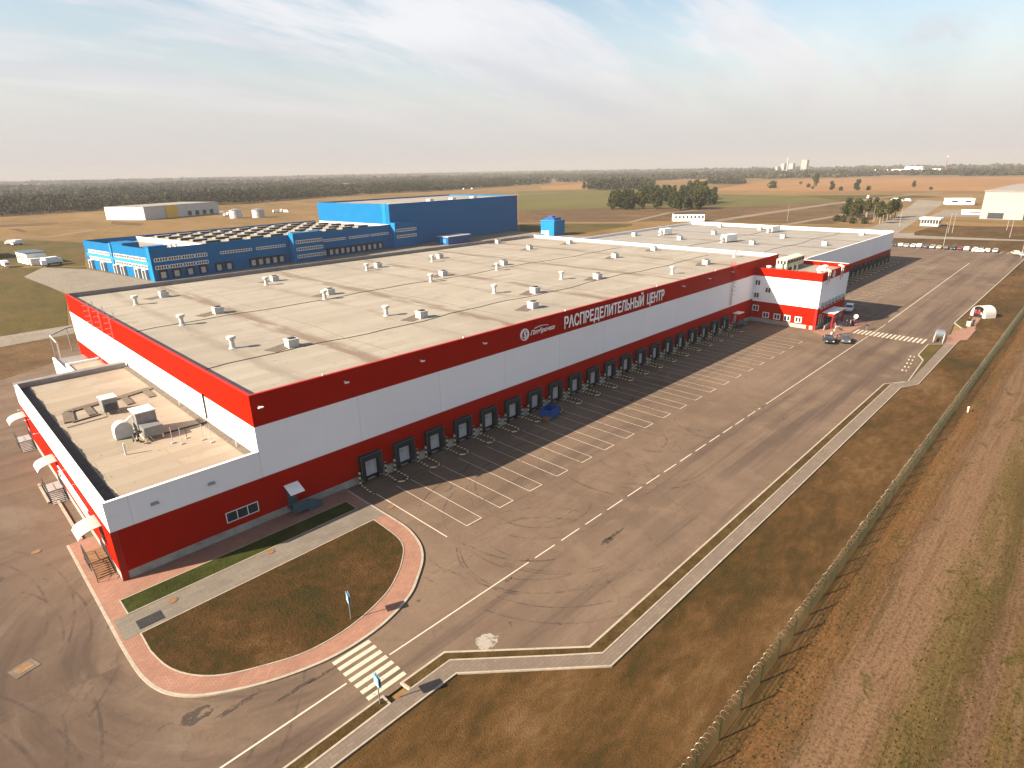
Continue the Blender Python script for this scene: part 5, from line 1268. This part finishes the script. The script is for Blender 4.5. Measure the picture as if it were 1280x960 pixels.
# ------------------------------------------------------------------ wheel guides between the loading bays
def wheel_guide(x, first):
    """x: middle between two bays"""
    t = thing('wheel_guide', 'x', 'wheel guide', (x, -0.7, 0), group='striped wheel guides between the loading bays')
    if not first:
        MB().tube([(-0.62, 0.0, 0.16), (-0.75, -2.1, 0.16), (-0.62, -2.75, 0.16), (-0.15, -2.95, 0.16), (0.35, -2.9, 0.16), (0.72, -2.5, 0.16), (0.78, -2.1, 0.16), (0.72, 0.0, 0.16)], 0.10, 7).build('rail', M_hazard, t, local=True)
        xs = (-0.62, 0.72)
    else:
        MB().tube([(0.5, 0.0, 0.16), (0.35, -2.1, 0.16), (0.45, -2.8, 0.16)], 0.10, 7).build('rail', M_hazard, t, local=True); xs = (0.5,)
    for a in xs: MB().lathe(a, 0.1, [(0.13, 0), (0.13, 1.75), (0.09, 1.82)], 8).build('post', M_hazard, t, local=True)
    return t
wheel_guide(10.3, True)['label'] = 'single striped wheel guide left of the first loading bay'
g0 = wheel_guide(15.05, False); g0['label'] = 'striped wheel guide between the first and second loading bays from the near end'
for k in range(1, 20):
    nm = 'striped wheel guide between the %s and %s loading bays from the near end' % (ORD[k], ORD[k+1]) if k < 19 else 'striped wheel guide right of the last loading bay before the office'
    dup(g0, (15.05+4.87*k, -0.7, 0), 0, nm)
for k in range(0, 20):
    dup(g0, (147.05+4.87*k, -0.7, 0), 0, 'striped wheel guide along the far bays of the rear hall beyond the office', 'striped wheel guides of the rear hall')

# ------------------------------------------------------------------ blue container and pallets by the bays
bc = thing('waste_container', 'small blue open container on the shaded dock apron', 'container', (41.9, -3.4, 0), 0.15)
MB().box(-1.3, -0.95, 0.25, 1.3, 0.95, 0.35).box(-1.3, -0.95, 0.351, -1.22, 0.95, 1.45).box(1.22, -0.95, 0.351, 1.3, 0.95, 1.45).box(-1.219, -0.95, 0.351, 1.219, -0.87, 1.45).box(-1.219, 0.87, 0.351, 1.219, 0.95, 1.45).build('tub', M_bluep, bc, local=True)
for sx in (-1, 1):
    for sy in (-1, 1): MB().cbox(sx*1.0, sy*0.7, 0.125, 0.2, 0.2, 0.249).build('foot', M_dark, bc, local=True)
MB().box(-1.38, -1.0, 1.451, 1.38, -0.85, 1.53).box(-1.38, 0.85, 1.451, 1.38, 1.0, 1.53).build('rim', M_bluep, bc, local=True)
pl = thing('pallet_stack', 'stack of brown wooden pallets in front of the blue container', 'pallets', (40.0, -4.2, 0), 0.25)
for k in range(4):
    q = MB()
    for j in (-0.5, 0, 0.5): q.box(-0.6, j-0.05, 0.15*k, 0.6, j+0.05, 0.15*k+0.09)
    for j in range(6): q.box(-0.6+0.21*j, -0.5, 0.15*k+0.091, -0.46+0.21*j, 0.5, 0.15*k+0.13)
    q.build('pallet', M_brownp, pl, local=True)

# ------------------------------------------------------------------ pedestrian crossing signs, manholes, grates
def crossing_sign(x, y, h, rz, label):
    t = thing('crossing_sign', label, 'road sign', (x, y, 0), rz)
    MB().lathe(0, 0, [(0.045, 0), (0.045, h)], 8).build('pole', M_steel, t, local=True)
    p = MB().box(-0.09, -0.42, h-0.86, -0.05, 0.42, h-0.02).build('sign_plate', M_signblue, t, local=True)
    MB().add([(-0.096,-0.33,h-0.76),(-0.096,0.33,h-0.76),(-0.096,0.0,h-0.12),(-0.091,-0.33,h-0.76),(-0.091,0.33,h-0.76),(-0.091,0.0,h-0.12)], [(0,1,2),(3,5,4),(0,3,4,1),(1,4,5,2),(2,5,3,0)]).build('white_triangle', M_white, p, local=True)
    f = MB().cbox(-0.099, 0.0, h-0.36, 0.004, 0.07, 0.09)
    f.add([(-0.101,-0.03,h-0.42),(-0.101,0.05,h-0.42),(-0.101,0.03,h-0.58),(-0.101,-0.05,h-0.58)], [(0,1,2,3)])
    f.add([(-0.101,-0.05,h-0.58),(-0.101,0.0,h-0.58),(-0.101,-0.13,h-0.73),(-0.101,-0.17,h-0.73)], [(0,1,2,3)])
    f.add([(-0.101,0.0,h-0.58),(-0.101,0.03,h-0.58),(-0.101,0.15,h-0.73),(-0.101,0.10,h-0.73)], [(0,1,2,3)])
    f.build('walking_figure', M_black, p, local=True)
    MB().box(0.05, -0.42, h-0.86, 0.09, 0.42, h-0.02).build('sign_plate', M_signblue, t, local=True)
    return t
crossing_sign(-5.35, -28.6, 2.7, -0.15, 'blue pedestrian crossing sign on the verge beside the near zebra crossing')
crossing_sign(-2.2, -19.7, 2.7, -0.3, 'blue pedestrian crossing sign standing on the brown island lawn')
for x, y, r_, lab in ((-22.1,-6.0,0.8,'square drain cover with pale surround at the left of the yard'),):
    t = thing('drain_cover', lab, 'drain cover', (x, y, 0), 0.3)
    MB().box(-0.8, -0.7, 0.009, 0.8, 0.7, 0.035).build('surround', M_pad, t, local=True); MB().box(-0.5, -0.42, 0.036, 0.5, 0.42, 0.05).build('grate', M_brownp, t, local=True)
for x, y, z, lab in ((10.5,-7.2,0.0,'round iron manhole cover beside the pink kerb near the first bay'), (-11.7,-6.2,0.128,'orange ringed manhole cover on the footpath, near its left end'), (-2.6,-5.6,0.128,'orange ringed manhole cover halfway along the footpath'), (-18.6,11.9,0.0,'iron manhole cover in the yard left of the annex steps')):
    t = thing('manhole_cover', lab, 'manhole cover', (x, y, z))
    MB().lathe(0, 0, [(0.42, 0.002), (0.42, 0.035)], 18).build('ring', M_orange if z else M_pad, t, local=True); MB().lathe(0, 0, [(0.32, 0.036), (0.32, 0.05)], 16).build('lid', M_brownp, t, local=True)
t = thing('slatted_plate', 'dark rectangular slatted plate across the left end of the footpath', 'drain grate', (-13.8, -7.4, 0.13), 0.0)  # flat dark plate with low slats on top
MB().box(-0.95, -0.7, 0.0, 0.95, 0.65, 0.02).build('frame', M_dark, t, local=True)
gb = MB()
for k in range(9): gb.box(-0.85+0.2*k, -0.6, 0.021, -0.75+0.2*k, 0.55, 0.035)
gb.build('bars', M_tar, t, local=True)
# portal frame over the side road
pf = thing('pipe_portal', 'thin steel portal frame over the side road behind the annex', 'portal frame', (-3, 87, 0))
MB().tube([(-2.9, 92.0, 0), (-2.9, 92.0, 5.0)], 0.12, 6).build('post', M_grey, pf); MB().tube([(-3.0, 85.0, 0), (-3.0, 85.0, 5.0)], 0.14, 6).build('post', M_lgrey, pf)
MB().tube([(0.8, 97.0, 0), (0.8, 97.0, 5.0)], 0.12, 6).build('post', M_grey, pf)
MB().tube([(-3.2, 84.0, 5.05), (-2.9, 92, 5.05), (0.8, 97.2, 5.05), (8, 99, 5.05)], 0.16, 6).build('beam', M_grey, pf)

# ------------------------------------------------------------------ lamp posts
def lamp(label): 
    t = thing('lamp_post', label, 'lamp post', group='lamp posts by the far road')
    MB().lathe(0, 0, [(0.10, 0), (0.05, 9.5)], 8).build('pole', M_grey, t, local=True)
    MB().tube([(0, 0, 9.4), (-0.6, 0, 9.9), (-1.8, 0, 10.0)], 0.05, 5).build('arm', M_lgrey, t, local=True)
    MB().cbox(-2.0, 0, 9.97, 0.7, 0.28, 0.12).build('lamp_head', M_grey, t, local=True)
    return t
LP = [(305.1,-5.8),(282.1,-35),(372.4,2.4),(371.3,4),(397.7,32.6),(421.6,47.4),(425,53.7),(404.2,99.8),(401.1,-17.1),(361.1,-22.8)]
LL = ['lamp post behind the middle of the row of parked cars', 'tall lamp post at the right end of the row of parked cars', 'right lamp post of the close pair beside the guard house', 'left lamp post of the close pair beside the guard house', 'lamp post at the right foot of the small copse', 'lamp post in front of the pale trunks of the copse', 'lamp post left of the pale trunks of the copse', 'lamp post behind the rear hall parapet, left of the copse', 'upper lamp post on the verge in front of the pale grey hall', 'lamp post by the far road below the pale grey hall']
l0 = lamp(LL[0]); l0.location = (*LP[0], 0)
for p, lab in zip(LP[1:], LL[1:]): dup(l0, (*p, 0), 0.3, lab)

# ------------------------------------------------------------------ cars
M_carwin = M_glass
def car_paint(n, c, r=0.3): return plain(n, c, r, var=0.05, spec=0.5)
CP = {'white': car_paint('white_car_paint', (0.62, 0.62, 0.60)), 'black': car_paint('black_car_paint', (0.012, 0.012, 0.014)), 'silver': car_paint('silver_car_paint', (0.35, 0.36, 0.37)),
      'dark red': car_paint('dark_red_car_paint', (0.10, 0.012, 0.012)), 'dark grey': car_paint('dark_grey_car_paint', (0.05, 0.05, 0.055)), 'beige': car_paint('beige_car_paint', (0.40, 0.35, 0.27))}
def make_car(name, kind):
    t = thing(name, 'x', 'car'); Lc, Wc = (4.4, 1.76) if kind != 'suv' else (4.6, 1.85)
    if kind == 'sedan': pr = [(-2.2,0.35),(-2.2,0.82),(-2.12,0.95),(-1.5,0.98),(-0.95,1.38),(-0.2,1.46),(0.45,1.42),(1.15,0.97),(1.95,0.84),(2.2,0.66),(2.2,0.35)]
    elif kind == 'suv': pr = [(-2.3,0.42),(-2.3,1.0),(-2.2,1.5),(-1.9,1.72),(-0.4,1.76),(0.4,1.70),(1.05,1.12),(2.0,1.02),(2.28,0.8),(2.3,0.42)]
    else: pr = [(-2.05,0.35),(-2.05,0.95),(-1.85,1.32),(-1.3,1.47),(-0.2,1.50),(0.4,1.44),(1.1,1.0),(1.85,0.88),(2.05,0.68),(2.05,0.35)]
    n = len(pr); mb = MB(); zmax = max(z for _, z in pr)
    vs = []
    for y, f in ((-Wc/2, 1), (Wc/2, 1)):
        for x, z in pr:
            ins = 0.16*max(0, (z-0.95))/(zmax-0.95)
            vs.append((x, y-math.copysign(ins, y), z))
    mb.add(vs, [tuple(range(n)), tuple(range(2*n-1, n-1, -1))]+[(i, n+i, n+(i+1) % n, (i+1) % n) for i in range(n)])
    body = mb.build('body', CP['white'], t, local=True)
    bv = body.modifiers.new('bevel', 'BEVEL'); bv.width = 0.06; bv.segments = 2; bv.limit_method = 'ANGLE'; bv.angle_limit = R(25)
    gl = MB()
    top = [(x, z) for x, z in pr if z > 0.96]; xs = [x for x, _ in top]; zt = zmax-0.09
    xr, xf = (-1.35, 0.85) if kind == 'sedan' else ((-2.0, 0.8) if kind == 'suv' else (-1.7, 0.85))
    zb = 1.0 if kind != 'suv' else 1.14
    for s in (-1, 1):
        y0, y1 = s*(Wc/2+0.006-0.0), s*(Wc/2-0.13)
        gl.add([(xr+0.12, y0-s*0.005, zb), (xf, y0-s*0.005, zb), (xf-0.55, y1, zt), (xr+0.5, y1, zt)], [(0,1,2,3) if s < 0 else (3,2,1,0)])
    gl.build('side_window', M_carwin, t, local=True)
    ws = {'sedan': ((0.47,1.41),(1.13,0.985),(-0.97,1.375),(-1.48,0.99)), 'suv': ((0.42,1.69),(1.03,1.14),(-2.0,1.64),(-2.22,1.15)), 'hatch': ((0.42,1.43),(1.08,1.015),(-1.4,1.455),(-1.86,1.30))}[kind]
    for nm, (xa, za), (xb, zb_) in (('windscreen', ws[0], ws[1]), ('rear_window', ws[2], ws[3])):
        e = 0.02; sg_ = 1 if nm == 'windscreen' else -1
        MB().add([(xa+sg_*e,-Wc/2+0.24,za+e-0.03),(xa+sg_*e,Wc/2-0.24,za+e-0.03),(xb+sg_*e,Wc/2-0.14,zb_+e),(xb+sg_*e,-Wc/2+0.14,zb_+e)], [(0,1,2,3)]).build(nm, M_carwin, t, local=True)
    for x in (-Lc*0.30, Lc*0.30):
        for s in (-1, 1):
            y = s*(Wc/2-0.09)
            w1 = MB().tube([(x, y-0.1, 0.33), (x, y+0.1, 0.33)], 0.33, 14).build('wheel', M_tyre, t, local=True)
            MB().tube([(x, y+s*0.101-0.005, 0.33), (x, y+s*0.101+0.005, 0.33)], 0.19, 10).build('rim', M_steel, w1, local=True)
    for s in (-1, 1):
        MB().cbox(Lc/2-0.02, s*0.62, 0.72, 0.06, 0.32, 0.14).build('headlight', M_lgrey, t, local=True)
        MB().cbox(-Lc/2+0.01, s*0.66, 0.82, 0.05, 0.22, 0.16).build('tail_light', M_redp, t, local=True)
    return t
kinds = {'sedan': make_car('saloon_car', 'sedan'), 'suv': make_car('off_road_car', 'suv'), 'hatch': make_car('hatchback_car', 'hatch')}
cused = set()
def put_car(kind, loc, rz, col, label, group=None):
    r = kinds[kind]
    if kind not in cused: cused.add(kind); c = r; c.location = loc; c.rotation_euler = (0, 0, rz); c['label'] = label
    else: c = dup(r, loc, rz, label)
    if group: c['group'] = group
    for ch in c.children:
        if ch.name.split('.')[0] == 'body':
            ch.material_slots[0].link = 'OBJECT'; ch.material_slots[0].material = CP[col]
    return c
put_car('sedan', (111.2, -20.4, 0), R(205), 'black', 'black saloon car parked left of the other dark car below the office')
put_car('sedan', (113.6, -22.9, 0), R(200), 'dark grey', 'dark saloon car parked nearest the zebra crossing below the office')
put_car('suv', (144.3, -14.6, 0), R(190), 'white', 'white off road car in the shadow beside the office block')
row = [('sedan','black','black'),('hatch','white','white'),('sedan','silver','silver'),('hatch','white','white'),('suv','white','white'),('sedan','dark grey','dark grey'),('hatch','silver','silver'),('sedan','beige','beige'),
       ('hatch','dark grey','dark grey'),('suv','black','black'),('sedan','dark red','dark red'),('suv','white','white'),('hatch','white','white'),('suv','dark grey','dark grey'),('sedan','white','white'),('hatch','silver','silver')]
yy = [10.6, 8.4, 6.0, 3.6, 1.2, -1.3, -3.6, -6.0, -8.6, -11.2, -13.4, -16.0, -18.7, -20.8, -22.9, -25.4]
kn = {'sedan': 'saloon', 'suv': 'off road car', 'hatch': 'hatchback'}
for i, ((k, c, cn), y) in enumerate(zip(row, yy)):
    put_car(k, (295.2+0.5*math.sin(i*2.1), y, 0), R(0 if i % 3 else 180)+0.03*math.sin(i), c, '%s %s, %s from the building end of the far parking row' % (cn, kn[k], ORD[i]), 'cars parked in the far row')
put_car('hatch', (290.8, -20.3, 0), R(90), 'white', 'white hatchback stopped in front of the far parking row', 'cars parked in the far row')
put_car('suv', (290.5, -32.2, 0), R(20), 'beige', 'beige off road car apart at the right end of the far row', 'cars parked in the far row')
put_car('sedan', (288.5, -34.6, 0), R(10), 'silver', 'silver saloon beside the lamp post at the right end of the far row', 'cars parked in the far row')

# ------------------------------------------------------------------ lorries and vans near the blue and white halls
def make_lorry():
    t = thing('box_lorry', 'x', 'lorry')
    MB().box(-3.4, -1.2, 1.0, 2.2, 1.2, 3.4).build('box_body', M_white, t, local=True)
    MB().add([(2.35,-1.1,0.6),(3.9,-1.1,0.6),(3.9,-1.1,1.7),(3.5,-1.1,2.6),(2.35,-1.1,2.6),(2.35,1.1,0.6),(3.9,1.1,0.6),(3.9,1.1,1.7),(3.5,1.1,2.6),(2.35,1.1,2.6)],
             [(0,1,2,3,4),(9,8,7,6,5),(0,5,6,1),(1,6,7,2),(2,7,8,3),(3,8,9,4),(4,9,5,0)]).build('cab', M_white, t, local=True)
    MB().add([(3.93,-1.0,1.72),(3.93,1.0,1.72),(3.55,1.0,2.5),(3.55,-1.0,2.5)], [(0,1,2,3)]).build('windscreen', M_glass, t, local=True)
    MB().box(-3.3, -0.5, 0.7, 3.8, 0.5, 0.98).build('chassis', M_dark, t, local=True)
    for x in (-2.2, 2.9):
        for s in (-1, 1): MB().tube([(x, s*1.0-0.14, 0.48), (x, s*1.0+0.14, 0.48)], 0.48, 12).build('wheel', M_tyre, t, local=True)
    return t
lo = make_lorry(); LPOS = [(26.5,267.7),(23.1,264.6),(28.3,390.9),(30.5,387.9),(11.6,275.9),(211.7,560.9),(210.3,542),(213.4,536.7),(211.5,519.5),(261.8,540.8),(258.2,523.2),(252.6,533.5),(198.8,521.9),(688.8,103.8),(729.1,138.3),(678.3,89.8),(668.1,94.9),(830.1,910.2),(853.8,912.1)]
LLAB = ['white box lorry nearest the blue roofed gate lodge', 'white box lorry right beside the blue roofed gate lodge', 'white lorry by the grey shed at the left edge, left one', 'white lorry by the grey shed at the left edge, right one', 'white lorry left of the gate lodge',
        'white lorry at the right end of the ochre banded hall', 'second white lorry right of the ochre banded hall', 'third white lorry right of the ochre banded hall', 'white lorry just left of the ribbed silos', 'white lorry right of the silos, the middle one', 'white lorry right of the silos, the farthest from them', 'white lorry right of the silos, the one nearest them', 'white lorry in front of the ochre banded hall end',
        'white lorry at the bend of the far dirt road', 'white lorry alone on the far dirt road', 'white lorry at the right of the group past the copse', 'white lorry in the middle of the group past the copse', 'white lorry left of two beyond the tall blue hall', 'white lorry right of two beyond the tall blue hall']
for i, (p, lab) in enumerate(zip(LPOS, LLAB)):
    if i == 0: lo.location = (*p, 0); lo.rotation_euler = (0, 0, 0.4); lo['label'] = lab; lo['group'] = 'white lorries across the plain'
    else: dup(lo, (*p, 0), 0.4+1.1*i, lab, None, 0.8)

# ------------------------------------------------------------------ tent, shelter, round sign
tn = thing('arched_tent', 'white arched tent open at the front beside the far lawn', 'tent', (156.6, -39.3, 0), -0.6)
k = 14; mb = MB()
def arch(i, r): a = math.pi*i/k; return (-0.84*r*math.cos(a), 1.15*r*math.sin(a)**0.7)
for i in range(k):
    q = [arch(i, 2.35), arch(i+1, 2.35), arch(i+1, 2.27), arch(i, 2.27)]
    mb.add([(0, y, z) for y, z in q]+[(3.0, y, z) for y, z in q], [(0,1,2,3),(7,6,5,4),(0,4,5,1),(1,5,6,2),(2,6,7,3),(3,7,4,0)])
mb.build('canopy', M_tent, tn, local=True)
MB().add([(2.95, *arch(i, 2.26)) for i in range(k+1)]+[(2.9, *arch(i, 2.26)) for i in range(k+1)], [tuple(range(k+1)), tuple(range(2*k+1, k, -1))]).build('rear_panel', M_tent, tn, local=True)
MB().add([(0.02, *arch(i, 2.26)) for i in range(0, 5)]+[(0.02, arch(4, 2.26)[0]+0.02, 0.0)], [(0,1,2,3,4,5)]).build('front_flap', M_tent, tn, local=True); MB().add([(0.02, *arch(i, 2.26)) for i in range(10, k+1)]+[(0.02, arch(10, 2.26)[0]-0.02, 0.0)], [(0,1,2,3,4,5)]).build('front_flap', M_tent, tn, local=True)
sh = thing('shelter', 'clear domed smoking shelter beside the far end of the zebra crossing', 'shelter', (126.6, -37.0, 0.0), 0.1)
for cxx in (-0.95, 0.95):
    mb = MB(); kk = 8
    for i in range(kk):
        a, b = math.pi*i/kk, math.pi*(i+1)/kk
        q = [(cxx-0.9*math.cos(t), 1.5+0.75*math.sin(t)) for t in (a, b)]
        mb.add([(q[0][0],-0.8,q[0][1]),(q[1][0],-0.8,q[1][1]),(q[1][0],0.8,q[1][1]),(q[0][0],0.8,q[0][1])], [(0,1,2,3)])
    mb.box(cxx-0.9, 0.78, 0.2, cxx+0.9, 0.8, 1.5)
    mb.build('clear_vault', M_clear, sh, local=True)
fr = MB()
for x in (-1.85, 0.0, 1.85):
    for y in (-0.8, 0.8): fr.box(x-0.03, y-0.03, 0, x+0.03, y+0.03, 1.5)
fr.build('frame', M_lgrey, sh, local=True)
MB().box(-1.7, 0.3, 0.4, 1.7, 0.7, 0.46).build('bench', M_brownp, sh, local=True)
rs_ = thing('round_sign', 'round white sign on a short post beside the office forecourt', 'road sign', (130.2, -20.0, 0), 0.6)
MB().lathe(0, 0, [(0.04, 0), (0.04, 2.0)], 6).build('pole', M_steel, rs_, local=True)
MB().tube([(-0.06, 0, 2.0), (-0.10, 0, 2.0)], 0.5, 16).build('sign_plate', M_white, rs_, local=True)
kb = thing('brochure_stand', 'small grey stand on the path in front of the arched tent', 'stand', (145.0, -39.3, 0))
MB().box(-0.4, -0.4, 0.03, 0.4, 0.4, 1.0).build('body', M_conc, kb, local=True); MB().box(-0.45, -0.45, 1.001, 0.45, 0.45, 1.06).build('top', M_lgrey, kb, local=True)

# ------------------------------------------------------------------ people
def skin_mesh(name, verts, edges, radii, mats, assign):
    me = bpy.data.meshes.new(name+'_cage'); me.from_pydata(verts, edges, [])
    o = bpy.data.objects.new(name+'_cage', me); COL.objects.link(o)
    sk_ = o.modifiers.new('skin', 'SKIN'); sk_.use_smooth_shade = True
    for i, r in enumerate(radii): me.skin_vertices[0].data[i].radius = r if hasattr(r, '__len__') else (r, r)
    me.skin_vertices[0].data[0].use_root = True
    sd = o.modifiers.new('sub', 'SUBSURF'); sd.levels = 1; sd.render_levels = 1
    dg = bpy.context.evaluated_depsgraph_get()
    m2 = bpy.data.meshes.new_from_object(o.evaluated_get(dg)); m2.name = name
    bpy.data.objects.remove(o)
    m2.materials.clear()
    for m in mats: m2.materials.append(m)
    for p in m2.polygons: p.material_index = assign(p.center)
    return m2
def body_cage(pose):
    st_ = 0.28 if pose == 'walk' else 0.04
    V = [(0,0,0.95),(0,0,1.18),(0,0,1.40),(0,0,1.53),(0.02,0,1.62),(0.03,0,1.74)]
    E = [(0,1),(1,2),(2,3),(3,4),(4,5)]; Rr = [(0.15,0.12),(0.14,0.11),(0.165,0.115),0.055,0.085,0.075]
    for s in (-1, 1):
        b = len(V); f = s*st_
        V += [(0, s*0.10, 0.88), (f*0.6+0.03, s*0.11, 0.48), (f-0.02, s*0.11, 0.08), (f+0.16, s*0.12, 0.04)]
        E += [(0,b),(b,b+1),(b+1,b+2),(b+2,b+3)]; Rr += [0.095, 0.062, 0.045, 0.04]
        c = len(V)
        V += [(0, s*0.20, 1.40), (-f*0.25-0.02, s*0.26, 1.13), (-f*0.6+0.06, s*0.25, 0.90), (-f*0.7+0.09, s*0.24, 0.80)]
        E += [(2,c),(c,c+1),(c+1,c+2),(c+2,c+3)]; Rr += [0.065, 0.047, 0.036, 0.035]
    return V, E, Rr
CLOTH = {}
def cloth(n, c): CLOTH[n] = CLOTH.get(n) or plain(n, c, 0.85, var=0.15, scale=6); return CLOTH[n]
def zone(p):
    if p.z > 1.50: return 0
    if abs(p.y) > 0.19 and p.z < 0.86: return 0
    if p.z > 0.93 or abs(p.y) > 0.19: return 1
    return 2 if p.z > 0.10 else 3
def person(label, x, y, rz, top, leg, pose='stand', z=0.0):
    t = thing('person', label, 'person', (x, y, z), rz)
    V, E, Rr = body_cage(pose)
    me = skin_mesh('body', V, E, Rr, [M_skin, cloth(*top), cloth(*leg), M_black], zone)
    o = bpy.data.objects.new('body', me); COL.objects.link(o); o.parent = t
    h = MB().lathe(0.005, 0, [(0.05, 1.60), (0.10, 1.65), (0.105, 1.74), (0.07, 1.81), (0.01, 1.83)], 10).build('hair', M_hair, t, local=True)
    return t
blk = ('black_cloth', (0.015,0.015,0.018)); red = ('red_cloth', (0.30,0.015,0.02)); wht = ('white_cloth', (0.6,0.58,0.55)); nav = ('navy_cloth', (0.02,0.03,0.07)); gry = ('grey_cloth', (0.15,0.15,0.15)); tan = ('tan_cloth', (0.3,0.22,0.15))
for a in (
  ('person in white top and black trousers nearest the black saloon', 114.2, -20.0, 1.0, wht, blk), ('person in black standing between the two dark cars', 113.2, -21.4, 2.0, blk, blk),
  ('person in tan top behind the two dark cars', 117.2, -19.6, 0.4, tan, nav), ('person in dark clothes right of the one in the tan top', 119.0, -20.3, 3.0, blk, gry),
  ('person in white top by the office porch steps', 120.6, -18.8, 1.8, wht, gry), ('person in red top at the office porch', 122.6, -18.0, 0.2, red, blk),
  ('person in black at the left end of the line on the forecourt', 126.8, -19.2, 2.2, blk, nav), ('person in grey top, second in the line on the forecourt', 127.5, -19.8, 2.0, gry, blk), ('person in navy top, third in the line on the forecourt', 128.2, -20.1, 1.0, nav, blk),
  ('person in red top, fourth in the line on the forecourt', 128.9, -20.2, 2.6, red, nav), ('person in black right of the round white sign', 131.2, -20.4, 2.4, blk, blk),
  ('person in dark clothes walking toward the far zebra crossing', 126.6, -23.5, -0.8, blk, gry, 'walk'),
  ('person in black on the path before the arched tent', 146.6, -39.0, 0.3, blk, blk, 'walk'), ('person in navy beside the grey stand before the tent', 146.0, -40.0, 0.8, nav, blk),
  ('person in red top at the left of the tent opening', 156.9, -38.7, 3.1, red, blk), ('person in red top in the middle of the tent opening', 157.0, -39.4, 3.3, red, nav), ('person in black at the right of the tent opening', 156.6, -40.2, 3.0, blk, gry)):
    person(*a)
